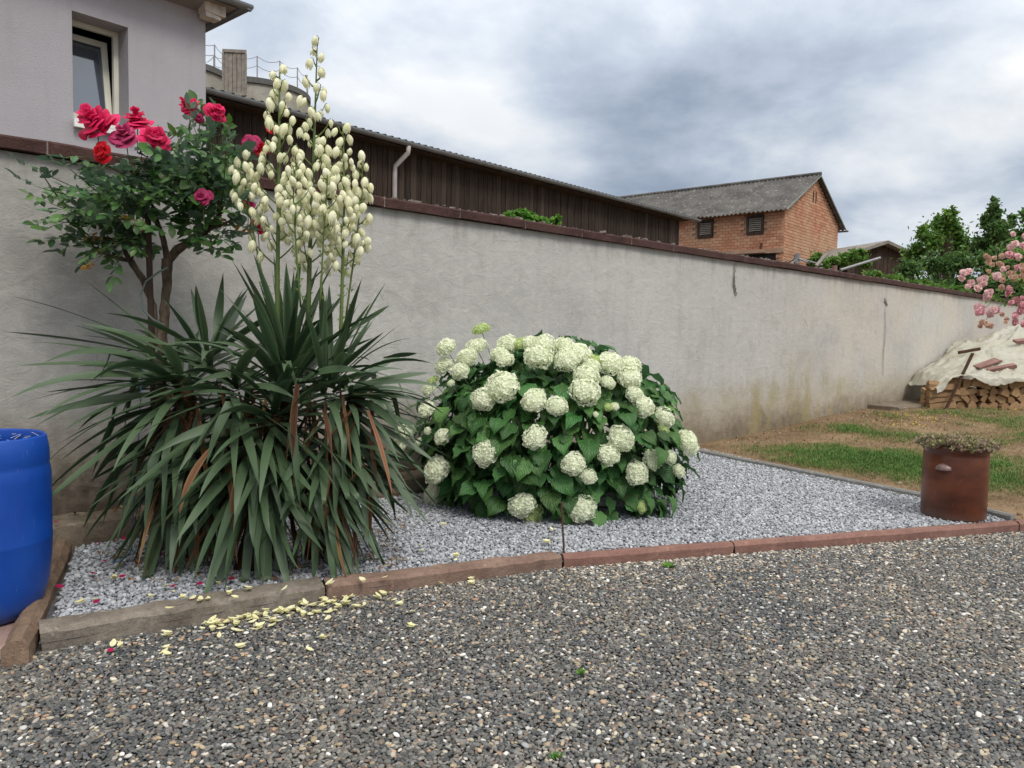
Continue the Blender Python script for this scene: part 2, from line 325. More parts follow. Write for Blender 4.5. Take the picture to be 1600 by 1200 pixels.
MAT = dict(
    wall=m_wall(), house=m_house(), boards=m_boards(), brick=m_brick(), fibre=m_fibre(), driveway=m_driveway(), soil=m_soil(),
    kerb_grey=m_stone('grey_kerb_stone', (.15, .125, .10), (.27, .235, .195), (.085, .07, .055)),
    kerb_red=m_stone('red_kerb_stone', (.19, .10, .082), (.27, .15, .12), (.12, .075, .06)),
    kerb_worn=m_stone('worn_kerb_stone', (.18, .115, .09), (.29, .20, .155), (.10, .065, .05)),
    kerb_old=m_stone('old_kerb_stone', (.15, .10, .07), (.26, .18, .125), (.08, .055, .04)),
    coping=m_stone('brown_coping', (.052, .026, .023), (.095, .05, .044), (.03, .02, .018)),
    mossy=m_stone('lichen_crumbs', (.20, .17, .15), (.32, .27, .24), (.1, .08, .07), 20),
    plinth=m_stone('rough_concrete', (.12, .095, .07), (.22, .18, .135), (.07, .05, .035), 4),
    edging=m_stone('grey_concrete_edging', (.20, .20, .19), (.28, .28, .27), (.13, .12, .11), 8),
    concrete=m_stone('silo_concrete', (.27, .26, .22), (.37, .355, .31), (.19, .18, .15), .6),
    slab=m_stone('pink_paving', (.26, .17, .15), (.34, .24, .21), (.18, .12, .1), 3),
    drum=m_drum(), glaze=m_glaze(), logs=m_logs(), bark=m_bark(), glass=m_glass(), tarp=m_tarp(),
    zinc=simple('zinc', (.20, .215, .225), .45, .2, 5, .1, 40, .003, .5, .3),
    white=simple('white_frame', (.66, .65, .56), .5, .08, 4, .05),
    sillw=simple('white_sill', (.72, .72, .70), .6, .1, 4, .05),
    dark=simple('dark_void', (.012, .011, .010), .9, .2, 3, 0),
    darkwood=simple('dark_wood', (.05, .032, .024), .85, .4, 4, .4, 40, .006),
    greywood=simple('grey_wood', (.22, .20, .175), .9, .3, 5, .4, 40, .01),
    tile=simple('roof_tile_brown', (.075, .042, .034), .8, .3, 5, .3, 40, .005, .3, 0, .2),
    redtile=simple('old_red_tile', (.19, .105, .09), .85, .25, 9, .3, 40, .005, .3, 0, .2),
    rust=simple('rusty_steel', (.085, .045, .03), .8, .4, 30, .5, 90, .002, .3, .3),
    steel=simple('dull_steel', (.25, .25, .25), .5, .2, 9, .1, 60, .002, .5, .6),
    mortar=simple('mortar', (.34, .22, .155), .95, .2, 3, .3),
    trim=simple('grey_trim', (.20, .22, .20), .8, .2, 4, .1),
    yucca=m_leaf('yucca_leaf', (.022, .052, .024), (.076, .128, .062), .07, .40, .38, (.062, .102, .050), 0, .38, .015, .35),
    yucca_dead=m_leaf('dead_yucca_leaf', (.085, .036, .018), (.20, .105, .055), .15, .8, .15, None, 0, .3, .015, .4),
    stalk=m_leaf('yucca_stalk', (.09, .14, .035), (.15, .21, .06), .05, .5),
    bell=m_petal('yucca_bell', (.80, .80, .52), (.94, .93, .76), .35, .5),
    petal_y=m_petal('fallen_petal', (.74, .70, .38), (.86, .83, .56), .25, .6),
    rose=m_petal('rose_petal', (.46, .004, .05), (.80, .03, .16), .34, .55, .2, .25),
    rose_fade=m_petal('faded_rose_petal', (.36, .015, .09), (.50, .06, .17), .25, .6),
    rose_red=m_petal('scarlet_rose_petal', (.48, .004, .012), (.60, .012, .025), .22, .5),
    petal_m=m_petal('dropped_rose_petal', (.20, .004, .03), (.42, .012, .09), .15, .6),
    pink=m_petal('pink_rose_petal', (.68, .38, .38), (.82, .60, .58), .3, .6),
    pinkdark=m_petal('deep_pink_rose_petal', (.58, .24, .27), (.72, .40, .42), .3, .6),
    pinkold=m_petal('faded_pink_rose_petal', (.52, .30, .20), (.66, .46, .36), .3, .7),
    roseleaf=m_leaf('rose_leaf', (.030, .092, .022), (.092, .200, .045), .2, .34, .55, (.07, .12, .08), .15, 0, .02, .35),
    rosebrown=m_leaf('withered_rose_leaf', (.16, .06, .015), (.30, .20, .03), .25, .6),
    hydleaf=m_leaf('hydrangea_leaf', (.034, .108, .028), (.090, .215, .055), .22, .5, .35, (.06, .13, .06), .5, 0, .02, .35),
    stem=m_leaf('green_stem', (.06, .10, .03), (.10, .14, .05), .05, .6),
    twig=simple('woody_twig', (.11, .075, .05), .85, .4, 30, .4, 80, .003),
    floret=m_petal('hydrangea_floret', (.74, .79, .58), (.90, .92, .76), .3, .6, .2, .1),
    floretg=m_petal('green_hydrangea_floret', (.48, .60, .22), (.66, .74, .40), .3, .6, .2, .1),
    treeleaf=m_leaf('tree_leaf', (.065, .135, .030), (.14, .24, .055), .38, .6, .2, None, 0, 0, .03, .45),
    treeleaf2=m_leaf('dark_tree_leaf', (.050, .105, .032), (.105, .18, .055), .34, .6, .2, None, 0, 0, .02, .45),
    brightleaf=m_leaf('bright_leaf', (.06, .16, .02), (.11, .25, .035), .3, .55, .3, None, 0, 0, .02, .3),
    pebble=m_inst('river_pebble', .62, .22, 90, .35), chip=m_inst('crushed_stone', .85, .24, 120, .25), grass=m_inst('grass_blade', .7, .2, 20, .2),
    crumb=m_inst('litter_scrap', .85, .25, 60, .2),
    hay=simple('pale_straw', (.62, .60, .52), .9, .3, 30, 0),
    twine=simple('blue_twine', (.04, .16, .30), .8, .2, 30, 0),
    hose=simple('grey_green_tie', (.10, .13, .12), .6, .2, 30, 0),
    yellow=m_petal('yellow_weed_flower', (.75, .55, .01), (.8, .65, .03), .2, .6),
    sedum=m_leaf('sedum', (.16, .17, .08), (.36, .31, .17), .15, .7, .2, None, 0, 0, .05, .4),
    sedumr=m_leaf('reddish_sedum', (.22, .16, .13), (.36, .27, .22), .15, .7, .2, None, 0, 0, .03, .3),
)

# ---------------------------------------------------------------- scatter (geometry nodes instances, for uncountable stuff)
def scatter(name, pts, rots, scs, idx, cols, variants, label=None, cat=None, parent=None):
    n = len(pts); me = bpy.data.meshes.new(name+'_points')
    me.vertices.add(n); me.vertices.foreach_set('co', np.asarray(pts, dtype=np.float32).ravel())
    def attr(nm, ty, arr, key):
        a = me.attributes.new(nm, ty, 'POINT'); a.data.foreach_set(key, np.asarray(arr).ravel())
    attr('rot', 'FLOAT_VECTOR', np.asarray(rots, dtype=np.float32), 'vector')
    attr('scl', 'FLOAT_VECTOR', np.asarray(scs, dtype=np.float32), 'vector')
    attr('idx', 'INT', np.asarray(idx, dtype=np.int32), 'value')
    attr('col', 'FLOAT_COLOR', np.asarray(cols, dtype=np.float32), 'color')
    o = bpy.data.objects.new(name, me); COL.objects.link(o)
    if parent is not None: o.parent = parent
    coll = bpy.data.collections.new(name+'_kinds')
    for k, vm in enumerate(variants):
        coll.objects.link(bpy.data.objects.new('%s_kind_%02d' % (name, k), vm))
    g = bpy.data.node_groups.new(name+'_scatter', 'GeometryNodeTree')
    g.interface.new_socket('Geometry', in_out='INPUT', socket_type='NodeSocketGeometry')
    g.interface.new_socket('Geometry', in_out='OUTPUT', socket_type='NodeSocketGeometry')
    N = g.nodes; L = g.links
    gi = N.new('NodeGroupInput'); go = N.new('NodeGroupOutput'); ci = N.new('GeometryNodeCollectionInfo')
    ci.inputs['Collection'].default_value = coll; ci.inputs['Separate Children'].default_value = True; ci.inputs['Reset Children'].default_value = True
    ip = N.new('GeometryNodeInstanceOnPoints'); ip.inputs['Pick Instance'].default_value = True
    def na(nm, ty): x = N.new('GeometryNodeInputNamedAttribute'); x.data_type = ty; x.inputs['Name'].default_value = nm; return x.outputs[0]
    e2r = N.new('FunctionNodeEulerToRotation'); L.new(na('rot', 'FLOAT_VECTOR'), e2r.inputs[0])
    L.new(gi.outputs[0], ip.inputs['Points']); L.new(ci.outputs[0], ip.inputs['Instance']); L.new(na('idx', 'INT'), ip.inputs['Instance Index'])
    L.new(e2r.outputs[0], ip.inputs['Rotation']); L.new(na('scl', 'FLOAT_VECTOR'), ip.inputs['Scale']); L.new(ip.outputs[0], go.inputs[0])
    mo = o.modifiers.new('scatter', 'NODES'); mo.node_group = g
    return tag(o, label, cat, kind='stuff')
def rock(seed, sub=2, squash=(1, .8, .5), angular=0.0, mat=None, nm='rock'):
    rr = random.Random(seed); bm = bmesh.new()
    if angular:
        for _ in range(int(angular)):
            v = Vector((rr.gauss(0, 1), rr.gauss(0, 1), rr.gauss(0, 1))).normalized()*rr.uniform(.8, 1.05)
            bm.verts.new((v.x*squash[0]*.5, v.y*squash[1]*.5, v.z*squash[2]*.5))
        r = bmesh.ops.convex_hull(bm, input=bm.verts)
        bmesh.ops.delete(bm, geom=[v for v in bm.verts if not v.link_faces], context='VERTS')
    else:
        bmesh.ops.create_icosphere(bm, subdivisions=sub, radius=.5)
        for v in bm.verts:
            n = noise.noise(v.co*1.9+Vector((seed*3.1, 0, 0)))
            v.co = v.co*(1+.35*n); v.co = Vector((v.co.x*squash[0], v.co.y*squash[1], v.co.z*squash[2]))
    me = bpy.data.meshes.new(nm); bm.to_mesh(me); bm.free(); me.materials.append(mat)
    if not angular: me.polygons.foreach_set('use_smooth', [True]*len(me.polygons))
    return me

# ---------------------------------------------------------------- layout lines
dW = nrm((.729, .684, 0)); nW = Vector((dW.y, -dW.x, 0))      # along the garden wall; its normal towards the garden
W0 = Vector((-2.875, 4.75, 0)); WTOP = 2.52; WLEN0, WLEN1 = -2.6, 24.0
def wdist(p): return (Vector((p[0], p[1], 0))-W0).dot(nW)       # distance in front of the wall
def wpos(u, d=0, z=0): p = W0+dW*u+nW*d; p.z = z; return p
KZ = [.10, .085, .075, .075, .075]
K = [atz(60, 985, .10), atz(510, 913, .09), atz(880, 869, .075), atz(1148, 849, .075), atz(1593, 816, .075)]
kd = nrm(K[4]-K[3]); kd.z = 0; K.append(K[4]+kd*2.4); K.append(K[5]+kd*3.5)
LK = [atz(44, 990, .10), atz(100, 845, .12)]
E = [atz(1088, 703, .09), atz(1440, 773, .09), K[4]+Vector((.03, .12, 0))]
def kerb_y(x):
    x = np.asarray(x, dtype=float); return np.interp(x, [k.x for k in K], [k.y for k in K])
def inpoly(x, y, poly):
    x = np.asarray(x); y = np.asarray(y); r = np.zeros(x.shape, bool); n = len(poly)
    for i in range(n):
        x1, y1 = poly[i][0], poly[i][1]; x2, y2 = poly[(i+1) % n][0], poly[(i+1) % n][1]
        c = ((y1 > y) != (y2 > y)); xi = (x2-x1)*(y-y1)/((y2-y1) if y2 != y1 else 1e-9)+x1; r ^= c & (x < xi)
    return r
def wall_at_x(x): return W0.y+(x-W0.x)*dW.y/dW.x
PL = .24                                                          # plinth depth
bed_poly = [K[0], K[1], K[2], K[3], K[4], E[1], Vector((E[0].x+.05, wall_at_x(E[0].x+.05), 0)), wpos(.0, 0), Vector((LK[1].x-.1, wall_at_x(LK[1].x-.1), 0)), LK[1]]
BEDZ = .05
def lawn_z(p):
    n = Vector((.851, .525)); d = (Vector((p[0], p[1]))-Vector((E[0].x, E[0].y))).dot(n)
    t = max(0, min(1, (d-.3)/5.5)); return .07+.20*t*t*(3-2*t)

# ---------------------------------------------------------------- ground
def sheet(name, poly, z, mat, kind='structure', thick=0):
    mb = MB(); n = len(poly); mb.add([(p[0], p[1], z) for p in poly], [tuple(range(n))]); o = mb.build(name, mat); tag(o, kind=kind); return o
sheet('ground', [(-400, -400), (400, -400), (400, 400), (-400, 400)], -.012, MAT['soil'])
sheet('driveway', [(-9, -3), (12, -3), (12, 8.3), (K[5].x, K[5].y), (K[4].x, K[4].y), (K[3].x, K[3].y+.02), (K[2].x, K[2].y+.03), (K[1].x, K[1].y+.03), (K[0].x-.3, K[0].y+.05), (-9, 3.3)], -.004, MAT['driveway'])
sheet('planting_bed', bed_poly, BEDZ-.01, simple('grey_fines', (.10, .10, .11), .95, .3, 60, .5))
# lawn
def lawn():
    mb = MB(); NU, NV = 70, 60
    A = Vector((E[0].x-.02, wall_at_x(E[0].x)-.0, 0)); B = wpos(23.5); Cc = Vector((K[6].x, K[6].y, 0)); D = Vector((K[4].x+.06, K[4].y+.06, 0))
    for j in range(NV+1):
        for i in range(NU+1):
            u = i/NU; v = j/NV; uu = u**1.3
            # left side follows the edging
            left = D.lerp(E[1]+Vector((.03, .03, 0)), v*2) if v < .5 else (E[1]+Vector((.03, .03, 0))).lerp(A, v*2-1)
            p = left.lerp(Cc.lerp(B, v), uu)
            z = lawn_z(p)+.025*noise.noise(Vector((p.x*1.7, p.y*1.7, 0)))*min(1, u*8)+.008*noise.noise(Vector((p.x*8, p.y*8, 3)))
            mb.v.append((p.x, p.y, z))
    for j in range(NV):
        for i in range(NU):
            a = j*(NU+1)+i; mb.f.append((a, a+1, a+NU+2, a+NU+1)); mb.mi.append(0)
    return tag(mb.build('lawn_soil', MAT['soil'], smooth=True), kind='structure')
lawn()
# pink slab under the drum
mb = MB(); sl = [atz(48, 1000, .045), atz(90, 862, .045)]
s0, s1 = sl; mb.v = []
for z in (-.02, .04):
    for p in ((s0.x+.02, s0.y-.06), (s1.x-.03, s1.y), (s1.x-3, s1.y-.3), (s0.x-3, s0.y-.9)): mb.v.append((p[0], p[1], z))
mb.f = [(4, 5, 6, 7), (0, 4, 7, 3), (0, 1, 5, 4), (1, 2, 6, 5), (3, 7, 6, 2)]; mb.mi = [0]*5
tag(mb.build('paving', MAT['slab']), kind='structure')

# ---------------------------------------------------------------- kerbs
def kerb_stone(parent, a, b, width, ztop, mat, rough=.006, chamfer=.012, label=None, side=1, n=14, skew=0, zb=None):
    a = Vector(a); b = Vector(b); d = (b-a); L = Vector((d.x, d.y, 0)).length; d2 = nrm((d.x, d.y, 0)); nn = Vector((-d2.y, d2.x, 0))*side
    g = .006; a = a+d2*g; L -= 2*g; z0 = -.05; zt2 = zb if zb is not None else ztop
    prof = [(0, z0), (0, -.5*0+.0), (0, None, -chamfer), (chamfer, None, 0), (width*.5, None, 0.002), (width-chamfer, None, 0), (width, None, -chamfer), (width, 0), (width, z0)]
    mb = MB(); m = len(prof); sd = random.uniform(0, 99)
    for i in range(n+1):
        s = i/n; zt = ztop*(1-s)+zt2*s
        for q in prof:
            z = q[1] if q[1] is not None else zt+q[2]
            p = a+d2*(L*s)+nn*q[0]; p.z = z
            k = Vector((p.x*9+sd, p.y*9, p.z*9))
            off = noise.noise_vector(k)*rough+noise.noise_vector(k*3)*rough*.5
            if i in (0, n): p += d2*(rnd(0, .008) if i == 0 else -rnd(0, .008))
            mb.v.append(tuple(p+off))
    for i in range(n):
        for k in range(m-1):
            mb.f.append((i*m+k, (i+1)*m+k, (i+1)*m+k+1, i*m+k+1)); mb.mi.append(0)
    mb.f.append(tuple(range(m))); mb.f.append(tuple(n*m+k for k in range(m))[::-1]); mb.mi += [0, 0]
    to_local(mb, parent.location); o = mb.build('kerb_stone', mat, parent)
    bmm = bmesh.new(); bmm.from_mesh(o.data); bmesh.ops.recalc_face_normals(bmm, faces=bmm.faces); bmm.to_mesh(o.data); bmm.free()
    if label: o['label'] = label
    return o
kb = empty('bed_kerb', (K[2].x, K[2].y, 0), 'low kerb of grey and reddish stones between driveway and grey gravel bed', 'kerb')
kerb_stone(kb, K[0], K[1], .155, .10, MAT['kerb_grey'], .012, .02, 'grey weathered kerb stone, tallest, at left end', n=26, zb=.095)
kerb_stone(kb, K[1], K[2], .125, .088, MAT['kerb_worn'], .009, .016, 'brownish worn kerb stone right of the grey one', n=26, zb=.078)
kerb_stone(kb, K[2], K[3], .085, .075, MAT['kerb_red'], .004, .02)
kerb_stone(kb, K[3], K[4], .085, .075, MAT['kerb_red'], .004, .02)
kerb_stone(kb, K[4], K[5], .085, .075, MAT['kerb_red'], .004, .02)
sk = empty('side_kerb', (LK[0].x, LK[0].y, 0), 'old brown kerb stone running back from the corner beside the blue drum', 'kerb')
kerb_stone(sk, LK[0]+Vector((.06, -.09, 0)), LK[1]+Vector((.05, .0, 0)), .10, .105, MAT['kerb_old'], .012, .03, n=28, side=1, zb=.13)
eg = empty('lawn_edging', (E[1].x, E[1].y, 0), 'thin grey concrete edging between grey gravel and lawn', 'edging')
def edging(a, b):
    d = nrm((b.x-a.x, b.y-a.y, 0)); L = (b-a).length; k = max(1, round(L/1.0))
    for i in range(k):
        p, q = a+d*(L*i/k), a+d*(L*(i+1)/k); n2 = Vector((-d.y, d.x, 0)); zc = .025; zt = .105+rnd(-.004, .004)
        mb = MB(); g = .003; r_ = []
        for pt in (p+d*g, q-d*g):
            for (o_, z) in ((-.025, -.05), (-.025, zt-.015), (-.012, zt), (.012, zt), (.025, zt-.015), (.025, -.05)):
                x = pt+n2*o_; r_.append((x.x, x.y, z))
        mb.add(r_, [(k_, k_+1, k_+7, k_+6) for k_ in range(5)]+[(0, 6, 11, 5), tuple(range(5, -1, -1)), tuple(range(6, 12))])
        to_local(mb, eg.location); mb.build('edging_stone', MAT['edging'], eg)
edging(E[0], E[1]); edging(E[1], E[2])

# ---------------------------------------------------------------- garden wall
gw = empty('garden_wall', (0, 0, 0), 'long rendered garden wall with brown coping running away to the right', 'wall')
gw.location = W0; gw.rotation_euler = (0, 0, math.atan2(dW.y, dW.x))
def wall_body():   # local: x along, y away from the garden (behind), z up
    mb = MB(); nx, nz = 130, 14; T = .24; zt = WTOP-.09
    for j in range(nz+1):
        for i in range(nx+1):
            x = WLEN0+(WLEN1-WLEN0)*i/nx; z = -.1+(zt+.1)*j/nz
            y = .012*noise.noise(Vector((x*.8, z*.8, 1)))+.004*noise.noise(Vector((x*4, z*4, 5)))
            mb.v.append((x, y, z))
    for j in range(nz):
        for i in range(nx): a = j*(nx+1)+i; mb.f.append((a, a+1, a+nx+2, a+nx+1)); mb.mi.append(0)
    x0, x1 = WLEN0, WLEN1
    mb.add([(x0, .02, -.1), (x0, T, -.1), (x0, T, zt), (x0, .02, zt), (x1, .02, -.1), (x1, T, -.1), (x1, T, zt), (x1, .02, zt)], [(0, 3, 2, 1), (1, 2, 6, 5), (4, 5, 6, 7), (3, 7, 6, 2)])
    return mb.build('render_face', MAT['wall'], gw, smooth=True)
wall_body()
u = WLEN0+.05; k = 0
u = .0-.8*3
while u < WLEN1:
    L = .81+rnd(-.015, .015); mb = MB(); g = .005; zt = WTOP+rnd(-.004, .004); n = 6
    prof = [(-.055, -.085), (-.058, -.02), (-.05, -.008), (.10, .0), (.25, -.012), (.29, -.025), (.29, -.085)]
    m = len(prof)
    for i in range(n+1):
        x = u+g+(L-2*g)*i/n
        for (y, z) in prof:
            q = Vector((x*6, y*9, z*9)); mb.v.append((x, y+.006*noise.noise(q), zt+z+.006*noise.noise(q+Vector((9, 0, 0)))))
    for i in range(n):
        for q in range(m): mb.f.append((i*m+q, (i+1)*m+q, (i+1)*m+(q+1) % m, i*m+(q+1) % m)); mb.mi.append(0)
    mb.f += [tuple(range(m))[::-1], tuple(n*m+q for q in range(m))]; mb.mi += [0, 0]
    o = mb.build('coping_stone', MAT['coping'], gw)
    bm = bmesh.new(); bm.from_mesh(o.data); bmesh.ops.recalc_face_normals(bm, faces=bm.faces); bm.to_mesh(o.data); bm.free()
    # pale mortar in the joint
    mj = MB(); mj.box((u, .116, zt-.045), (.014, .338, .082)); mj.build('mortar_joint', MAT['mossy'], gw)
    u += L; k += 1
# crumbs of mortar and lichen along the coping
mb = MB()
for i in range(420):
    x = rnd(1, 16); y = rnd(-.04, .2); s = rnd(.006, .022)*(1.4 if random.random() < .2 else 1)
    mb.box((x, y, WTOP+s*.12), (s*2.4, s*1.5, s*.8), Euler((rnd(-.2, .2), rnd(-.2, .2), rnd(0, 3))).to_matrix(), jit=s*.25)
tag(mb.build('lichen_crumb', MAT['mossy'], gw), kind='stuff')
# plinth along the foot of the wall
def plinth(u0, u1, dep, zt, name, label, thing=None):
    mb = MB(); n = int((u1-u0)*8)+3
    prof = [(0, -.05), (dep, -.05), (dep, .5), (dep-.02, .93), (dep-.05, 1), (dep*.4, 1.02), (-.01, 1.05), (-.01, -.05)]; m = len(prof)
    for i in range(n+1):
        uu = u0+(u1-u0)*i/n
        for (d, zf) in prof:
            q = Vector((uu*5, d*9, zf*3)); z = -.05 if zf < 0 else zt*zf
            p = wpos(uu+.02*noise.noise(q*1.3), d+.022*noise.noise(q), z+.02*noise.noise(q+Vector((3, 8, 0)))); mb.v.append(tuple(p))
    for i in range(n):
        for q in range(m-1): mb.f.append((i*m+q, (i+1)*m+q, (i+1)*m+q+1, i*m+q+1)); mb.mi.append(0)
    mb.f += [tuple(range(m))[::-1], tuple(n*m+q for q in range(m))]; mb.mi += [0, 0]
    loc = wpos((u0+u1)/2, dep/2, 0); to_local(mb, loc); o = mb.build(name, MAT['plinth'], loc=loc)
    bm = bmesh.new(); bm.from_mesh(o.data); bmesh.ops.recalc_face_normals(bm, faces=bm.faces); bm.to_mesh(o.data); bm.free()
    return tag(o, label, 'plinth')
plinth(-2.5, 3.6, .26, .20, 'wall_plinth', 'rough brown concrete plinth at wall foot behind the yucca')
plinth(12.35, 15.2, .55, .33, 'wall_plinth', 'low concrete plinth at wall foot left of the firewood')
# old cracks and a rust mark in the render: thin recess strips filled with dark dirt
def crack(uz, w, label=None):
    mb = MB(); vs = []
    for i, (uu, z) in enumerate(uz):
        ww = w*(.4+.6*math.sin(pi*(i+.5)/len(uz)))*rnd(.6, 1.3)
        for sg in (-1, 1): p = Vector((uu+sg*ww, -.016, z)); vs.append(p)
    mb.add(vs, [(2*i, 2*i+1, 2*i+3, 2*i+2) for i in range(len(uz)-1)])
    return mb.build('crack', simple('crack_dirt', (.12, .11, .10), .95, .5, 40, 0), gw)
def u_of(x, y):
    p = onplane(x, y, W0, nW); return (p-W0).dot(dW), p.z
for (x0, y0, x1, y1, w) in ((1146, 412, 1147, 458, .014), (1384, 463, 1378, 588, .008), (1381, 466, 1385, 478, .04), (1145, 440, 1149, 462, .022)):
    pts = []
    for i in range(14):
        s = i/13; a, b = u_of(x0+(x1-x0)*s+rnd(-1.2, 1.2), y0+(y1-y0)*s); pts.append((a, b))
    crack(pts, w)

# ---------------------------------------------------------------- house
dH = nrm((.655, .756, 0)); nH = Vector((dH.y, -dH.x, 0)); HC = Vector((-3.95, 9.93, 0))
house = empty('house', (HC.x, HC.y, 0), 'pale mauve rendered house corner with tilted window and grey gutter', 'house'); house.rotation_euler = (0, 0, math.atan2(dH.y, dH.x))
Hinv = Matrix.Rotation(-math.atan2(dH.y, dH.x), 3, 'Z')
def hl(p): return Hinv @ (Vector(p)-Vector((HC.x, HC.y, 0)))       # to house frame: x along facade, y behind, z
def hp(x, y): return hl(onplane(x, y, HC, nH))
w1 = hp(112, 16); w2 = hp(200, 43); wb = hp(114, 186)
wx0, wx1 = w1.x, w2.x; wz1 = (w1.z+w2.z)/2; wz0 = wb.z; HT = 5.42
mb = MB(); RD = .32; LX = -9.0
xs = [LX, wx0, wx1, 0]; zs = [-.1, wz0, wz1, HT]
vs = [(x, 0, z) for z in zs for x in xs]; fs = []
for j in range(3):
    for i in range(3):
        if not (i == 1 and j == 1): fs.append((j*4+i, j*4+i+1, (j+1)*4+i+1, (j+1)*4+i))
mb.add(vs, fs)
mb.add([(wx0, 0, wz0), (wx1, 0, wz0), (wx1, 0, wz1), (wx0, 0, wz1), (wx0, RD, wz0), (wx1, RD, wz0), (wx1, RD, wz1), (wx0, RD, wz1)], [(0, 1, 5, 4), (1, 2, 6, 5), (2, 3, 7, 6), (3, 0, 4, 7)])
mb.add([(0, 0, -.1), (0, 7, -.1), (0, 7, HT), (0, 0, HT), (LX, 0, -.1), (LX, 7, -.1), (LX, 7, HT), (LX, 0, HT)], [(0, 1, 2, 3), (4, 7, 6, 5), (1, 5, 6, 2), (3, 2, 6, 7)])
mb.build('wall', MAT['house'], house)
win = bpy.data.objects.new('window', None); COL.objects.link(win); win.parent = house; win.location = ((wx0+wx1)/2, RD, wz0)
wv = (wx1-wx0); hv = wz1-wz0
def wpart(name, boxes, mat, rot=0, dy=0):
    m_ = MB()
    for (c, d) in boxes: m_.box(c, d)
    o = m_.build(name, mat, win); o.rotation_euler = (rot, 0, 0); o.location = (0, dy, 0)
    bv = o.modifiers.new('bevel', 'BEVEL'); bv.width = .004; bv.segments = 2
    return o
fw = .055
wpart('frame', [((-wv/2+fw/2, -.02, hv/2), (fw, .06, hv)), ((wv/2-fw/2, -.02, hv/2), (fw, .06, hv)), ((0, -.02, hv-fw/2), (wv-2*fw, .06, fw)), ((0, -.02, .06), (wv-2*fw, .06, fw))], MAT['white'])
sw = wv-2*fw+.02; sh = hv-.16; sf = .07
sash = wpart('sash', [((-sw/2+sf/2, 0, sh/2), (sf, .05, sh)), ((sw/2-sf/2, 0, sh/2), (sf, .05, sh)), ((0, 0, sh-sf/2), (sw-2*sf, .05, sf)), ((0, 0, sf/2), (sw-2*sf, .05, sf))], MAT['white'], -R(9), .0)
sash.location = (0, .035, .09)
pane = wpart('pane', [((0, 0, sh/2), (sw-2*sf+.01, .012, sh-2*sf+.01))], MAT['glass'], -R(9), .035); pane.location = (0, .035, .09)
wpart('sill', [((0, -RD/2-.03, -.02), (wv+.0, RD+.12, .04)), ((0, -RD-.07, -.05), (wv+.04, .035, .09))], MAT['sillw'])
# dark sheet standing in for the shade of the room behind the window
m_ = MB(); m_.add([(-wv/2-.6, .9, -.3), (wv/2+.6, .9, -.3), (wv/2+.6, .9, hv+.3), (-wv/2-.6, .9, hv+.3)], [(0, 1, 2, 3)]); m_.build('dark_room_sheet', simple('dim_room', (.05, .05, .055), .9, .3, 2, 0), win)
# roof with eaves, gutter
OH = .33; gz = 5.50
mb = MB(); rz = 8.6; hipx = -4.0
mb.add([(OH, -OH, gz), (OH, 7+OH, gz), (LX-.3, 7+OH, gz), (LX-.3, -OH, gz), (hipx, 3.5, rz), (LX-.3, 3.5, rz)], [(0, 1, 4), (0, 4, 5, 3), (1, 2, 5, 4)])
mb.add([(OH, -OH, gz-.03), (OH, 7+OH, gz-.03), (LX-.3, 7+OH, gz-.03), (LX-.3, -OH, gz-.03)], [(0, 3, 2, 1)])
mb.build('roof', MAT['tile'], house)
mb = MB(); mb.add([(-.0, -.0, HT-.06), (OH-.05, -OH+.05, gz-.05), (OH-.05, 7.2, gz-.05), (0, 7.2, HT-.06), (LX, 0, HT-.06), (LX, -OH+.05, gz-.05)], [(0, 1, 2, 3), (0, 4, 5, 1)])
mb.build('soffit', simple('soffit_brown', (.22, .20, .20), .85, .25, 3, .1), house)
def gutter(parent, a, b, r=.065, name='gutter', mat=None):
    a = Vector(a); b = Vector(b); d = nrm(b-a); s = Vector((-d.y, d.x, 0)); m_ = MB(); vs = []
    for p in (a, b):
        for rr in (r, r-.008):
            for k in range(9): an = pi+pi*k/8; vs.append(p+s*(math.cos(an)*rr)+Vector((0, 0, math.sin(an)*rr)))
    f = [(k, k+1, 18+k+1, 18+k) for k in range(8)]+[(9+k+1, 9+k, 27+k, 27+k+1) for k in range(8)]+[(0, 18, 27, 9), (8, 17, 35, 26)]
    f += [tuple(range(9))]+[tuple(range(18, 27))[::-1]]
    m_.add(vs, f); return m_.build(name, mat or MAT['zinc'], parent, smooth=False)
gutter(house, (LX-.3, -OH-.04, gz-.01), (OH+.08, -OH-.04, gz-.01)); gutter(house, (OH+.04, -OH-.08, gz-.011), (OH+.04, 7.3, gz-.011))
for x in (-.45, -1.4, -2.35): 
    m_ = MB(); m_.tube([(x, -OH-.04+math.cos(pi+pi*k/8)*.072, gz-.01+math.sin(pi+pi*k/8)*.072) for k in range(9)], .008, 5); m_.build('gutter_bracket', MAT['zinc'], house)
m_ = MB(); m_.box((.02, -.12, HT-.02), (.26, .2, .17), jit=.015); m_.box((.0, -.12, HT-.13), (.2, .16, .05), jit=.01); m_.build('corner_block', simple('pale_mortar', (.55, .50, .44), .9, .25, 12, .4), house)
for i in range(24):
    x = OH-.14-i*.23; m_ = MB(); vs = []
    for j in range(3):
        for k in range(7):
            an = pi*k/6; rr = .1-.01*j; vs.append((x+math.cos(an)*rr, -OH-.0+j*.17, gz+.015+j*.16+math.sin(an)*.07))
    m_.add(vs, [(j*7+k, j*7+k+1, (j+1)*7+k+1, (j+1)*7+k) for j in range(2) for k in range(6)]+[tuple(range(7))]); m_.build('roof_tile', MAT['tile'], house, smooth=True)

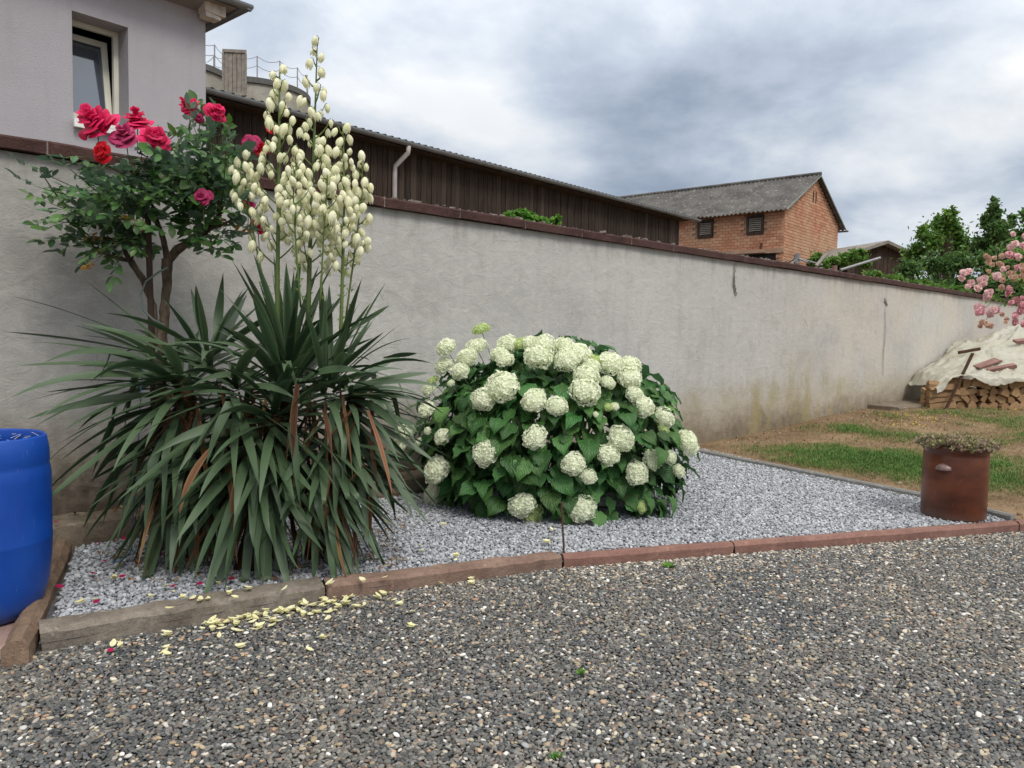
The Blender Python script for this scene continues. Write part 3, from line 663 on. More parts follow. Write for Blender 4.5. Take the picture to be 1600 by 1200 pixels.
# ---------------------------------------------------------------- long wooden shed
SC = Vector((-5.061, 12.787, 0)); dS = nrm((10.635, 12.2, 0)); nS = Vector((dS.y, -dS.x, 0)); angS = math.atan2(dS.y, dS.x)
shed = empty('wooden_shed', SC, 'long dark brown board shed behind the wall with corrugated roof edge', 'shed'); shed.rotation_euler = (0, 0, angS)
Sinv = Matrix.Rotation(-angS, 3, 'Z')
def sp_(x, y): return Sinv @ (onplane(x, y, SC, nS)-SC)
EZ = 5.2; xe = sp_(1060, 360).x; xr = sp_(1077, 345).x; BT = EZ-.12
mb = MB(); mb.box(((xe-4)/2-.01, 4.06, (EZ+.03)/2), (xe+3.98, 8, EZ+.03)); mb.build('back_wall', MAT['dark'], shed)
x = -3.9; i = 0
while x < xe-.05:
    w = .15+rnd(-.02, .02); w = min(w, xe-x); m_ = MB(); y = -.0+rnd(-.012, .006)
    m_.box((x+w/2, y, (EZ+.6)/2), (w-.012, .022, EZ-.6), Euler((0, rnd(-.0015, .0015), 0)).to_matrix()); m_.build('board', MAT['boards'], shed); x += w
def corrug(parent, x0, x1, y0, z0, y1, z1, pitch, amp, name='roof', mat=None, seg=6, rows=3, thick=.012, sag=0):
    m_ = MB(); n = int((x1-x0)/pitch*seg)
    for layer in (0, 1):
        for j in range(rows+1):
            s = j/rows
            for i in range(n+1):
                x = x0+(x1-x0)*i/n; ph = 2*pi*i/seg
                m_.v.append((x, y0+(y1-y0)*s, z0+(z1-z0)*s+amp*math.sin(ph)-layer*thick+sag*noise.noise(Vector((x*.5, s*3, 0)))))
    q = n+1; t_ = q*(rows+1)
    for j in range(rows):
        for i in range(n): a = j*q+i; m_.f.append((a, a+1, a+q+1, a+q)); m_.f.append((t_+a, t_+a+q, t_+a+q+1, t_+a+1))
    for i in range(n): m_.f.append((i, t_+i, t_+i+1, i+1))
    for j in range(rows): a = j*q; m_.f.append((a, a+q, t_+a+q, t_+a)); a = j*q+n; m_.f.append((a, t_+a, t_+a+q, a+q))
    m_.mi = [0]*len(m_.f)
    return m_.build(name, mat or MAT['fibre'], parent)
corrug(shed, -4, xr, -.28, EZ+.05, 8, EZ+1.35, .177, .028, mat=simple('corrugated_dark', (.06, .066, .066), .8, .3, 4, .1))
gutter(shed, (-4, -.36, EZ+.0), (xr, -.36, EZ+.0), .075)
m_ = MB(); m_.box(((xe-4)/2+.1, -.13, EZ-.085), (xe+4, .3, .03)); m_.build('soffit', MAT['darkwood'], shed)
xd = sp_(612, 300).x
m_ = MB(); m_.tube([(xd+.12, -.36, EZ-.07), (xd+.12, -.35, EZ-.2), (xd, -.1, EZ-.45), (xd, -.09, EZ-.6), (xd, -.09, .3)], .05, 10); m_.build('downpipe', simple('pale_pipe', (.36, .33, .32), .6, .1, 6, .05), shed, smooth=True)
m_ = MB(); m_.box((xe+.012, .1, BT/2), (.03, .22, BT)); m_.build('corner_board', MAT['boards'], shed)

# ---------------------------------------------------------------- silos
def silo(x, y, Y, rpx, label, ang0, ang1, hatch=False):
    c = atY(x, y, Y); r = rpx*Y/1200; zt = c.z
    root = empty('silo', (c.x, c.y, 0), label, 'silo', 'concrete silos behind the shed')
    m_ = MB(); m_.lathe([(r, 0), (r, zt-.35), (r, zt-.25), (0.01, zt-.2)], seg=56); m_.build('shell', MAT['concrete'], root, smooth=False).data.polygons.foreach_set('use_smooth', [True]*(56*3))
    m_ = MB(); m_.lathe([(r, zt-.3), (r+.10, zt-.28), (r+.10, zt-.02), (r-.1, zt), (r-.1, zt-.25)], seg=56); m_.build('rim', simple('dark_rim', (.10, .10, .095), .8, .2, 5, .1), root)
    for zz in (zt-1.6, zt-3.1):
        m_ = MB(); m_.lathe([(r+.004, zz-.03), (r+.014, zz-.02), (r+.014, zz+.02), (r+.004, zz+.03)], seg=56); m_.build('pour_joint', simple('joint_grey', (.17, .165, .14), .9, .2, 5, .1), root)
    n = 11; P = []
    for k in range(n):
        a = ang0+(ang1-ang0)*k/(n-1); P.append(Vector((math.cos(a)*(r-.02), math.sin(a)*(r-.02), zt)))
        m_ = MB(); m_.tube([P[-1], P[-1]+Vector((0, 0, 1.0))], .03, 6); m_.build('railing_post', MAT['steel'], root)
    m_ = MB()
    for hh in (.98, .55):
        for a, b in zip(P[:-1], P[1:]):
            m_.tube([a.lerp(b, t)+Vector((0, 0, hh-.16*math.sin(pi*t))) for t in (0, .25, .5, .75, 1)], .014, 4, False)
    m_.build('railing_cable', MAT['steel'], root)
    return root, r, zt
silo(398, 146, 40, 80, 'right hand grey concrete silo with rusty cable railing above shed roof', R(150), R(385))
silo(264, 116, 36, 90, 'left hand grey concrete silo partly hidden by the house corner', R(150), R(385))
hb = atY(367, 149, 33); th = empty('silo_hatch', (hb.x, hb.y, hb.z), 'weathered wooden hatch box standing between the two silos', 'hatch', rz=R(4))
m_ = MB(); 
for i in range(5):
    m_ = MB(); m_.box((-.36+i*.18, 0, .9), (.165, .05, 1.85), jit=.008); m_.build('plank', MAT['greywood'], th)
m_ = MB(); m_.box((0, .12, .9), (.86, .18, 1.75)); m_.build('box_body', MAT['darkwood'], th)
for z in (.05, 1.8): m_ = MB(); m_.box((0, -.05, z), (.98, .05, .12), jit=.004); m_.build('batten', MAT['greywood'], th)
for sx in (-.47, .47): m_ = MB(); m_.box((sx, -.05, .92), (.07, .05, 1.6), jit=.004); m_.build('batten', MAT['greywood'], th)
m_ = MB(); m_.tube([(-.2, .3, 0), (-.2, .3, -6)], .05, 6); m_.tube([(.2, .3, 0), (.2, .3, -6)], .05, 6); m_.build('leg', MAT['steel'], th)

# ---------------------------------------------------------------- brick barn
BC = Vector((10.126, 29.275, 0)); dG = nrm((.655, .756, 0)); dB = Vector((-dG.y, dG.x, 0)); nB = -dG  # long side normal faces camera-left
angB = math.atan2(dG.y, dG.x); BE = 6.4; GW = 6.0; BL = 15.0; RZ = 8.05
barn = empty('brick_barn', BC, 'orange brick barn with grey corrugated roof and louvred openings', 'barn'); barn.rotation_euler = (0, 0, angB)
Binv = Matrix.Rotation(-angB, 3, 'Z')
# local frame: x along the gable (0..GW), y along the long side (0..BL), camera sees faces x=0 and y=0
def bl(x, y, face):
    p = onplane(x, y, BC, dG if face == 'long' else dB); return Binv @ (p-BC)
mb = MB(); I = .03
mb.add([(I, I, 0), (GW-I, I, 0), (GW-I, I, BE-.02), (GW/2, I, RZ-.08), (I, I, BE-.02), (I, BL, 0), (GW-I, BL, 0), (GW-I, BL, BE-.02), (GW/2, BL, RZ-.08), (I, BL, BE-.02)],
       [(0, 1, 2, 3, 4), (9, 8, 7, 6, 5), (1, 6, 7, 2), (5, 0, 4, 9), (2, 7, 8, 3), (3, 8, 9, 4)])
mb.build('mortar', MAT['mortar'], barn)
wins = []
for (x0, y0, x1, y1) in ((1090, 343, 1115, 372), (1166.5, 335, 1194, 367)):
    a = bl(x0, y1, 'long'); b = bl(x1, y0, 'long'); wins.append((b.y, a.y, a.z, b.z))
d0 = bl(1212, 404, 'long'); d1 = bl(1150, 394, 'long'); door = (d0.y, d1.y+.6, -.1, bl(1200, 396, 'long').z)
holes = wins+[door]
mb = MB(); bw, bh = .26, .115
def hit(a0, a1, z0, z1):
    for (h0, h1, hz0, hz1) in holes:
        if a1 > h0 and a0 < h1 and z1 > hz0 and z0 < hz1: return True
    return False
j = 0; z = 3.4
while z < BE-.05:
    y = -(j % 2)*bw/2+.01
    while y < BL:
        a0, a1 = max(y, .0), min(y+bw-.014, BL)
        if a1-a0 > .04 and not hit(a0, a1, z, z+bh): mb.box((.012+rnd(-.004, .004), (a0+a1)/2, z+bh/2), (.05, a1-a0, bh-.010))
        y += bw
    j += 1; z += bh
j = 0; z = 3.0
mg = MB()
while z < RZ-.15:
    x = -(j % 2)*bw/2+.04
    lim0 = 0 if z < BE else (z-BE)/(RZ-BE)*GW/2; lim1 = GW-lim0
    while x < GW:
        a0, a1 = max(x, lim0+.02), min(x+bw-.014, lim1-.02)
        if a1-a0 > .04: mg.box(((a0+a1)/2, .012+rnd(-.004, .004), z+bh/2), (a1-a0, .05, bh-.014))
        x += bw
    j += 1; z += bh
mb.v += []; 
tag(mb.build('brick_courses', MAT['brick'], barn), kind='stuff'); tag(mg.build('brick_courses', MAT['brick'], barn), kind='stuff')
for (y0, y1, z0, z1) in wins:
    w_ = bpy.data.objects.new('louvre_window', None); COL.objects.link(w_); w_.parent = barn; w_.location = (0, (y0+y1)/2, z0); hw = (y1-y0)/2; hh = z1-z0
    m_ = MB()
    for c, d in (((-.03, -hw+.04, hh/2), (.08, .08, hh)), ((-.03, hw-.04, hh/2), (.08, .08, hh)), ((-.03, 0, hh-.04), (.08, 2*hw-.16, .08)), ((-.03, 0, .04), (.08, 2*hw-.16, .08))): m_.box(c, d)
    m_.build('frame', MAT['darkwood'], w_)
    m_ = MB(); m_.box((.025, 0, hh/2), (.01, 2*hw-.15, hh-.15)); m_.build('void', MAT['dark'], w_)
    n = 7
    for i in range(n):
        m_ = MB(); m_.box((-.02, 0, .1+(hh-.2)*(i+.5)/n), (.02, 2*hw-.17, .055), Euler((0, R(35), 0)).to_matrix()); m_.build('slat', simple('grey_slat', (.20, .16, .135), .9, .3, 5, 0) if i == 0 and False else MAT['greywood'], w_)
y0, y1, z0, z1 = door
m_ = MB(); m_.box((.028, (y0+y1)/2, z1/2), (.01, y1-y0, z1)); m_.build('doorway', MAT['dark'], barn)
m_ = MB(); m_.box((-.0, (y0+y1)/2-.0, z1+.09), (.1, y1-y0+.6, .17)); m_.build('lintel', MAT['mortar'], barn)
m_ = MB(); m_.tube([(-.1, y0+.4, z1+.02), (-.1, y1, z1+.02)], .02, 5); m_.build('door_track', MAT['rust'], barn)
for xx in (2.85, 3.15): m_ = MB(); m_.box((xx, -.02, 7.25), (.09, .012, .42)); m_.build('vent_slit', MAT['dark'], barn)
m_ = MB(); m_.box((-.03, .85, 5.0), (.03, .06, .3)); m_.build('wall_hook', MAT['rust'], barn)
# roof: two corrugated slopes built in a frame whose x runs along the ridge
def slope(parent, side):
    rr = empty_child = bpy.data.objects.new('roof_slope', None)
    ov = .35; x_e = -ov if side < 0 else GW+ov; ze = BE-ov*(RZ-BE)/(GW/2)+.09
    n = int((BL+.5)/.177*6); rows = 6; m_ = MB()
    for layer in (0, 1):
        for j in range(rows+1):
            s = j/rows
            for i in range(n+1):
                y = -.22+(BL+.5)*i/n
                m_.v.append((x_e+(GW/2-x_e)*s, y, ze+(RZ+.09-ze)*s+.028*math.sin(2*pi*i/6)-layer*.012-(.012 if False else 0)+.03*noise.noise(Vector((y*.6, s*2, side)))))
    q = n+1; t_ = q*(rows+1)
    for j in range(rows):
        for i in range(n): a = j*q+i; m_.f.append((a, a+1, a+q+1, a+q)); m_.f.append((t_+a, t_+a+q, t_+a+q+1, t_+a+1))
    for i in range(n): m_.f.append((i, t_+i, t_+i+1, i+1))
    for j in range(rows): a = j*q; m_.f.append((a, a+q, t_+a+q, t_+a))
    m_.mi = [0]*len(m_.f); return m_.build('roof', MAT['fibre'], parent)
slope(barn, -1); slope(barn, 1)
m_ = MB(); m_.tube([(GW/2, -.24, RZ+.1), (GW/2, BL, RZ+.1)], .09, 8); m_.build('ridge_cap', MAT['fibre'], barn)
for sgn in (-1, 1):
    m_ = MB(); a = Vector((GW/2, -.235, RZ+.02)); b = Vector((GW/2+sgn*(GW/2+.35), -.235, BE-.17+.05)); d = b-a
    m_.box((a+b)/2, (.05, .03, d.length), Matrix(((d.normalized().z, 0, d.normalized().x), (0, 1, 0), (-d.normalized().x, 0, d.normalized().z)))); m_.build('verge_board', MAT['trim'], barn)
gutter(barn, (GW+.43, -.3, BE-.12), (GW+.43, BL, BE-.12), .07)

# ---------------------------------------------------------------- leaf shapes
def heart_leaf(seed, L=.13, Wd=.10, mat='hydleaf'):
    rr = random.Random(seed); m_ = MB(); n = 7; cup = rr.uniform(.1, .45); bend = rr.uniform(.3, 1.0); wav = rr.uniform(.004, .012)
    vs = []; uv = []
    for i in range(n+1):
        s = i/n; w = Wd*.5*max(0, (math.sin(pi*min(1, s*1.02+.04))**.75)*(1-.42*s)*1.35) if i < n else 0
        a = -bend*s*s; y = L*s*math.cos(a*.6); z = L*math.sin(a)*s*.6
        for k, t in enumerate((-1, -.5, 0, .5, 1)):
            ser = 1+(.07*math.sin(i*2.6+seed) if abs(t) == 1 else 0)
            yy = y-(.035*L if (i == 0 and abs(t) > .4) else 0)-abs(t)*.05*L
            vs.append((w*t*ser, yy, z+cup*w*abs(t)**1.3+wav*math.sin(i*2.2+t*3))); uv.append((t, s))
    m_.add(vs, [(i*5+k, i*5+k+1, (i+1)*5+k+1, (i+1)*5+k) for i in range(n) for k in range(4)], uv)
    return m_.mesh('leaf', MAT[mat], True)
def ovals(spec, seed, stalk=True):   # compound leaf: list of (x, y, angle, length)
    rr = random.Random(seed); vs = []; fs = []; uv = []
    for (x, y, a, L) in spec:
        w = L*rr.uniform(.52, .68); tilt = rr.uniform(-.5, .4); roll = rr.uniform(-.4, .4); fold = rr.uniform(.15, .5); o = len(vs)
        rows = ((0, 0), (.18, .62), (.42, 1), (.7, .82), (.9, .35), (1, 0))
        M_ = Matrix.Rotation(a, 3, 'Z') @ Matrix.Rotation(tilt, 3, 'X') @ Matrix.Rotation(roll, 3, 'Y')
        for (s, ww) in rows:
            for t in (-1, 0, 1):
                p = M_ @ Vector((t*ww*w/2, s*L, fold*abs(t)*ww*w/2-.12*L*s*s)); vs.append((p.x+x, p.y+y, p.z-.25*y*y/.1)); uv.append((t, s))
        fs += [(o+i*3+k, o+i*3+k+1, o+(i+1)*3+k+1, o+(i+1)*3+k) for i in range(5) for k in range(2)]
    m_ = MB(); m_.add(vs, fs, uv); return m_
def rose_leaf(seed, mat='roseleaf', k=1.0):
    rr = random.Random(seed); L = .052*k*rr.uniform(.85, 1.15)
    sp = [(0, .085*k, rr.uniform(-.3, .3), L*1.15)]
    for (y, a) in ((.075, 1.0), (.035, 1.15)):
        for sg in (-1, 1): sp.append((0, y*k*rr.uniform(.9, 1.1), -sg*(a+rr.uniform(-.25, .25)), L*rr.uniform(.75, 1)))
    m_ = ovals(sp, seed); m_.tube([(0, 0, 0), (0, .05*k, -.006*k), (0, .09*k, -.02*k)], .0013, 3, False)
    return m_.mesh('leaf', MAT[mat], True)
def face_dir(d, up=Vector((0, 0, 1)), roll=0):   # matrix whose local +Y points along d, local +Z as near to up as possible
    y = nrm(d); x = y.cross(up)
    if x.length < 1e-3: x = Vector((1, 0, 0))
    x.normalize(); z = x.cross(y); m = Matrix((x, y, z)).transposed()
    return m @ Matrix.Rotation(roll, 3, 'Y')
def inst(name, me, parent, pos, m3, sc=1.0):
    o = bpy.data.objects.new(name, me); COL.objects.link(o); o.parent = parent
    o.matrix_local = Matrix.Translation(Vector(pos)-Vector(parent.location)) @ m3.to_4x4() @ Matrix.Scale(sc, 4); return o
def merged(name, items, parent, mat, kind='stuff', smooth=True):   # items: (mesh, pos, m3, sc) joined into one mesh
    V = []; Fc = []; off = 0; UV = []; cache = {}
    for me, pos, m3, sc in items:
        if me.name not in cache:
            co = np.empty(len(me.vertices)*3, dtype=np.float64); me.vertices.foreach_get('co', co)
            uvv = np.zeros((len(me.vertices), 2))
            if me.uv_layers:
                u_ = np.empty(len(me.loops)*2); me.uv_layers[0].data.foreach_get('uv', u_); li = np.empty(len(me.loops), dtype=np.int32); me.loops.foreach_get('vertex_index', li); uvv[li] = u_.reshape(-1, 2)
            cache[me.name] = (co.reshape(-1, 3), [tuple(p.vertices) for p in me.polygons], uvv)
        co, fs, uvv = cache[me.name]
        V.append(co @ (np.array(m3)*sc).T+np.array(Vector(pos)-Vector(parent.location))); UV.append(uvv)
        Fc += [tuple(i+off for i in f) for f in fs]; off += len(co)
    me2 = bpy.data.meshes.new(name); me2.from_pydata(np.concatenate(V).tolist(), [], Fc)
    UV = np.concatenate(UV).astype(np.float32); ul = me2.uv_layers.new(name='UVMap'); li = np.empty(len(me2.loops), dtype=np.int32); me2.loops.foreach_get('vertex_index', li)
    ul.data.foreach_set('uv', UV[li].ravel()); me2.materials.append(MAT[mat])
    if smooth: me2.polygons.foreach_set('use_smooth', [True]*len(me2.polygons))
    o = link(name, me2, parent); o['kind'] = kind; return o
def bez(a, b, c, n=8):
    return [a*(1-t)**2+b*2*t*(1-t)+c*t*t for t in [i/n for i in range(n+1)]]

# ---------------------------------------------------------------- yucca
YC = atz(405, 868, .06); YC.z = .05
yucca = empty('yucca', YC, 'big spiky yucca with drooping green leaves and tall stalks of cream bells', 'yucca plant')
def clampw(p, m=.06):
    d = wdist(p)
    if d < m: p = p+nW*(m-d)
    ky_ = float(np.interp(p.x, [k.x for k in K], [k.y for k in K]))+.10
    if p.y < ky_ and p.z < .5 and p.x < .2: p.y = ky_-.25*(ky_-p.y)
    if p.z < .075: p.z = .075+.1*abs(.075-p.z)*.1
    return p
def yucca_leaf(base, az, el, L, w, droop, kink=0, mat='yucca', side=None):
    n = 11; p = Vector(base); vs = []; uv = []; h = Vector((math.cos(az), math.sin(az), 0)); latd = Vector((-h.y, h.x, 0)); tw = rnd(-1.0, 1.0); t0_ = rnd(-.5, .5); cv = rnd(-.12, .12)
    ks = rnd(.32, .6) if kink else 9
    for i in range(n+1):
        s = i/n; e = el-droop*s**1.4
        if s > ks: e = min(e, el*.2-R(rnd(62, 80)) if kink else e); e = max(e, -R(88))
        e = max(e, -R(86)); hh = (h+latd*cv*s).normalized(); t = hh*math.cos(e)+Vector((0, 0, math.sin(e))); nup = t.cross(latd).normalized()
        if nup.z < 0: nup = -nup
        a = t0_+tw*s; lat = latd*math.cos(a)+nup*math.sin(a); nu = nup*math.cos(a)-latd*math.sin(a)
        prof = (.62+.6*s*1.3 if s < .35 else (1.0-((s-.35)/.65)**2.1))
        ww = w*.43*max(.0, min(1, prof)) if i < n else .0006
        fold = .34*(1-s*.5)
        q = clampw(p.copy())
        vs += [q-lat*ww+nu*ww*fold, q.copy(), q+lat*ww+nu*ww*fold]; uv += [(-1, s), (0, s), (1, s)]
        p = q+t*(L/n)
    m_ = MB(); m_.add([v-YC for v in vs], [(i*3+k, i*3+k+1, (i+1)*3+k+1, (i+1)*3+k) for i in range(n) for k in range(2)], uv)
    return m_.mesh('leaf', MAT[mat], True)
crowns = [ # px, py, Y, n, el range (deg), length, width, azimuth centre & spread (deg; None = all round), drop of the leaf bases down the stem
    (450, 560, 4.42, 60, (84, 24), (.46, .74), (.050, .072), None, .22),
    (510, 575, 4.40, 34, (78, 8), (.42, .68), (.046, .066), (20, 120), .20),
    (430, 635, 4.26, 54, (50, -50), (.55, .78), (.052, .074), (-90, 160), .22),
    (290, 585, 4.40, 60, (45, -45), (.62, .95), (.050, .070), (178, 115), .22),
    (325, 535, 4.52, 24, (72, 15), (.36, .60), (.050, .068), None, .15),
    (540, 605, 4.46, 64, (30, -60), (.46, .70), (.044, .064), (-12, 105), .24),
    (400, 690, 4.22, 74, (0, -66), (.50, .70), (.054, .076), (-90, 120), .26),
    (295, 680, 4.34, 58, (0, -64), (.48, .68), (.052, .072), (-125, 100), .25),
    (505, 690, 4.34, 60, (2, -62), (.46, .66), (.048, .068), (-48, 90), .25),
    (370, 600, 4.30, 52, (40, -40), (.50, .75), (.050, .070), (-100, 170), .15),
]
cnt = 0; restl = []
alll = []
for ci_, (x, y, Y, n, (e0, e1), (l0, l1), (q0, q1), azr, dropz) in enumerate(crowns):
    c = atY(x, y, Y)
    for i in range(n):
        s = (i+.5)/n; az = i*2.39996+rnd(-.25, .25)
        if azr: az = R(azr[0])+R(azr[1])*((i*.618034) % 1*2-1)+rnd(-.1, .1)
        el = R(e0+(e1-e0)*s**.9+rnd(-9, 9)); L = rnd(l0, l1)*(.85+.3*s)
        k = 1 if (random.random() < .14 and ci_ in (2, 3, 5, 6, 7, 9) and el < R(50)) else 0
        b = c+Vector((math.cos(az)*.04+rnd(-.03, .03), math.sin(az)*.04, -dropz*s))
        me = yucca_leaf(b, az, el, L, rnd(q0, q1), R(rnd(14, 66) if el > R(-10) else rnd(4, 34)) if e0 < 60 or s > .5 else R(rnd(0, 14)), k)
        alll.append((math.sin(az)+rnd(-.4, .4), me))
alll.sort(key=lambda t: t[0])
for i, (k_, me) in enumerate(alll):
    if i < 280: link('leaf', me, yucca)
    else: restl.append((me, YC, Matrix.Identity(3), 1.0))
merged('rear_leaves', restl, yucca, 'yucca')
# particular leaves that stick out to the left and across
for (bx, by, tx, ty, Y, dr) in ((270, 560, 10, 522, 4.40, 8), (275, 575, 30, 575, 4.2, 10), (262, 590, 40, 632, 4.15, 12), (275, 560, 30, 470, 4.45, 14), (270, 552, 122, 433, 4.5, 4),
                                 (285, 585, 62, 672, 4.2, 22), (280, 545, 130, 505, 4.3, 2), (290, 600, 70, 615, 4.3, 6), (600, 560, 650, 552, 4.4, 0), (545, 520, 607, 478, 4.4, 0)):
    a = atY(bx, by, Y); b = atY(tx, ty, Y-.05); d = b-a; L = d.length*1.02; az = math.atan2(d.y, d.x); el = math.asin(d.z/d.length)+R(dr)*.45
    link('leaf', yucca_leaf(a, az, el, L, .052, R(dr), 0), yucca)
dead = []
for i in range(170):
    x = rnd(250, 580); c = atY(x, rnd(600, 790), rnd(4.15, 4.5)); az = R(rnd(-165, -15))
    me = yucca_leaf(c, az, R(rnd(-45, -80)), rnd(.3, .55), rnd(.02, .04), R(20), 0, 'yucca_dead'); dead.append((me, YC, Matrix.Identity(3), 1.0))
merged('dead_leaf_skirt', dead, yucca, 'yucca_dead')
for (x, y, Y, az, el, L) in ((505, 640, 4.02, -70, -20, .42), (340, 690, 3.98, -120, -40, .42), (465, 600, 4.0, -95, -70, .4), (372, 740, 3.95, -100, -65, .3)):
    link('dead_leaf', yucca_leaf(atY(x, y, Y), R(az), R(el), L, .045, R(45), 0, 'yucca_dead'), yucca)
# trunk bases
m_ = MB()
for (x, y, Y, bx) in ((447, 560, 4.45, 430), (430, 650, 4.25, 420), (285, 590, 4.45, 330), (560, 610, 4.48, 500)):
    t = atY(x, y, Y); b = atz(bx, 860, .05); b.y = Y; m_.tube([b, b.lerp(t, .5)+Vector((.02, .03, 0)), t], [.07, .06, .05], 8)
to_local(m_, YC); m_.build('trunk', MAT['yucca_dead'], yucca)
def bell_mesh(seed, opened=0):
    rr = random.Random(seed); m_ = MB(); L = .067*rr.uniform(.88, 1.12); Rr = .0185*rr.uniform(.9, 1.15)
    rows = ((0, .12, .9), (.08, .50, 1.0), (.24, .84, 1.05), (.46, 1.0, 1.05), (.66, .82, .86), (.84, .52, .48), (1.0, .26, .05))
    for k in range(6):
        a0 = 2*pi*k/6+rr.uniform(-.06, .06); lay = 1.0 if k % 2 else .90; LL = L*rr.uniform(.92, 1.05); op = opened*rr.uniform(.6, 1.3)+.12; vs = []
        for (q, r_, w) in rows:
            for j in range(5):
                t = j/2-1; an = a0+t*.66*w; rad = Rr*(r_*lay*(1+.10*(1-t*t))+op*1.15*max(0, q-.45)**1.4); vs.append((math.cos(an)*rad, math.sin(an)*rad, -q*LL*(1-.18*op*q)+(.0015 if abs(t) == 1 else 0)))
        m_.add(vs, [(i*5+j, i*5+j+1, (i+1)*5+j+1, (i+1)*5+j) for i in range(6) for j in range(4)])
    return m_.mesh('flower', MAT['bell'], True)
bells = [bell_mesh(i, (0, .15, .4, 1.0, 0, .25)[i % 6]) for i in range(10)]
bell_n = 0
def panicle(pts, t0, nb, bl, per, rad=(.016, .004)):
    global bell_n
    P = [Vector(p) for p in pts]
    def at(t):
        f = t*(len(P)-1); i = min(int(f), len(P)-2); return P[i].lerp(P[i+1], f-i)
    m_ = MB(); N_ = 14; m_.tube([at(i/N_) for i in range(N_+1)], [rad[0]+(rad[1]-rad[0])*i/N_ for i in range(N_+1)], 8)
    jobs = []; az = rnd(0, 6)
    for b in range(nb):
        t = t0+(1-t0)*(b/(nb))**1.0; az += 2.4+rnd(-.3, .3); o = at(t); L = bl*(1-.9*((t-t0)/(1-t0))**1.15)*rnd(.8, 1.15)
        if L < .035: L = .035
        h = Vector((math.cos(az), math.sin(az), 0)); a = o+h*L*.6+Vector((0, 0, L*.40)); c = o+h*L*.85+Vector((0, 0, L*1.0)); pp = [clampw(q) for q in bez(o, a, c, 6)]
        m_.tube(pp, [.0045]*3+[.0028]*4, 5, False)
        k = max(1, round(per*L/bl)) if L > .05 else 1
        for j in range(k):
            s = 1-(j/(k+.2))*.75; f = s*6; i_ = min(int(f), 5); q = pp[i_].lerp(pp[i_+1], f-i_)
            sd = az+(1.5 if j % 2 else -1.5)+rnd(-.5, .5); v = Vector((math.cos(sd), math.sin(sd), 0)); e = q+v*rnd(.014, .026)+Vector((0, 0, rnd(-.004, .01)))
            m_.tube([q, (q+e)/2+Vector((0, 0, .008)), e], .0016, 4, False); jobs.append((e, v))
        # little dry bracts
        m_.add([o, o+h*.03+Vector((0, 0, .012)), o+Vector((0, 0, .014))], [(0, 1, 2)])
    for i in range(14):
        o = at(rnd(.02, t0)); a = rnd(0, 6.3); h = Vector((math.cos(a), math.sin(a), 0)); m_.add([o+h*.01, o+h*.03+Vector((0, 0, .02)), o+h*.01+Vector((0, 0, .018))], [(0, 1, 2)])
    to_local(m_, YC); st = m_.build('flower_stalk', MAT['stalk'], yucca, smooth=True)
    for e, v in jobs:
        rot = Euler((rnd(-.35, .35), rnd(-.35, .35), rnd(0, 6.28))).to_matrix()
        if True:
            o = bpy.data.objects.new('flower', random.choice(bells)); COL.objects.link(o); o.parent = st
            o.matrix_local = Matrix.Translation(clampw(e)-YC) @ rot.to_4x4() @ Matrix.Scale(rnd(.74, 1.18), 4); bell_n += 1
def PP(l): return [atY(*p) for p in l]
panicle(PP([(433, 560, 4.4), (434, 400, 4.36), (436, 250, 4.33), (437, 105, 4.3)]), .30, 33, .20, 4)
panicle(PP([(480, 560, 4.4), (484, 400, 4.42), (490, 250, 4.45), (496, 60, 4.5)]), .25, 38, .22, 5, (.017, .003))
panicle(PP([(532, 540, 4.4), (536, 400, 4.4), (538, 300, 4.42), (536, 195, 4.42)]), .24, 29, .17, 5, (.012, .003))
panicle(PP([(540, 500, 4.45), (556, 380, 4.45), (566, 300, 4.45), (566, 240, 4.45)]), .30, 14, .09, 3, (.006, .003))
panicle(PP([(420, 480, 4.38), (395, 360, 4.3), (383, 290, 4.28), (380, 232, 4.25)]), .42, 13, .10, 3, (.006, .003))
panicle(PP([(470, 480, 4.3), (462, 380, 4.2), (458, 300, 4.15), (462, 260, 4.15)]), .35, 14, .12, 3, (.006, .003))
panicle(PP([(500, 480, 4.3), (505, 380, 4.25), (510, 310, 4.2), (512, 262, 4.2)]), .35, 14, .12, 3, (.006, .003))

# ---------------------------------------------------------------- roses
def rose_bloom(seed, mat, rings=5, r=.055, name='bloom'):
    rr = random.Random(seed); vs = []; fs = []
    for ring in range(rings):
        f = ring/(rings-1); n = 3+min(ring, 3); Rk = r*(.20+.80*f**.85); Hk = r*(.95-.62*f)
        for k in range(n):
            a = 2*pi*k/n+ring*.9+rr.uniform(-.45, .45); o = len(vs); R_k = Rk*rr.uniform(.74, 1.18); hk = Hk*rr.uniform(.72, 1.25); tl = rr.uniform(-.12, .12); hw = (pi/n)*rr.uniform(1.25, 1.55); NS, NT_ = 6, 8
            for i in range(NS+1):
                s = i/NS
                for j in range(NT_+1):
                    t = j/NT_*2-1; an = a+t*hw*(.45+.55*math.sin(pi*.5*min(1, s*1.3))); ruf = math.sin(an*7+seed+ring)*.02+math.sin(an*3+k)*.05
                    rad = R_k*(.10+.90*s**(1.35-.55*f))*(1-.16*abs(t)**2.5*s+ruf*s*.7); z = hk*math.sin(pi*.5*min(1, s*1.15))-r*.30*f*max(0, s-.7)**1.0-r*.10*t*t*s+r*ruf*s*s*1.2
                    vs.append((math.cos(an)*rad, math.sin(an)*rad, z-.25*r*f+tl*r*t*s))
            fs += [(o+i*(NT_+1)+j, o+i*(NT_+1)+j+1, o+(i+1)*(NT_+1)+j+1, o+(i+1)*(NT_+1)+j) for i in range(NS) for j in range(NT_)]
    m_ = MB(); m_.add(vs, fs); return m_.mesh(name, MAT[mat], True)
RB = atz(256, 852, .06); RB.z = .05
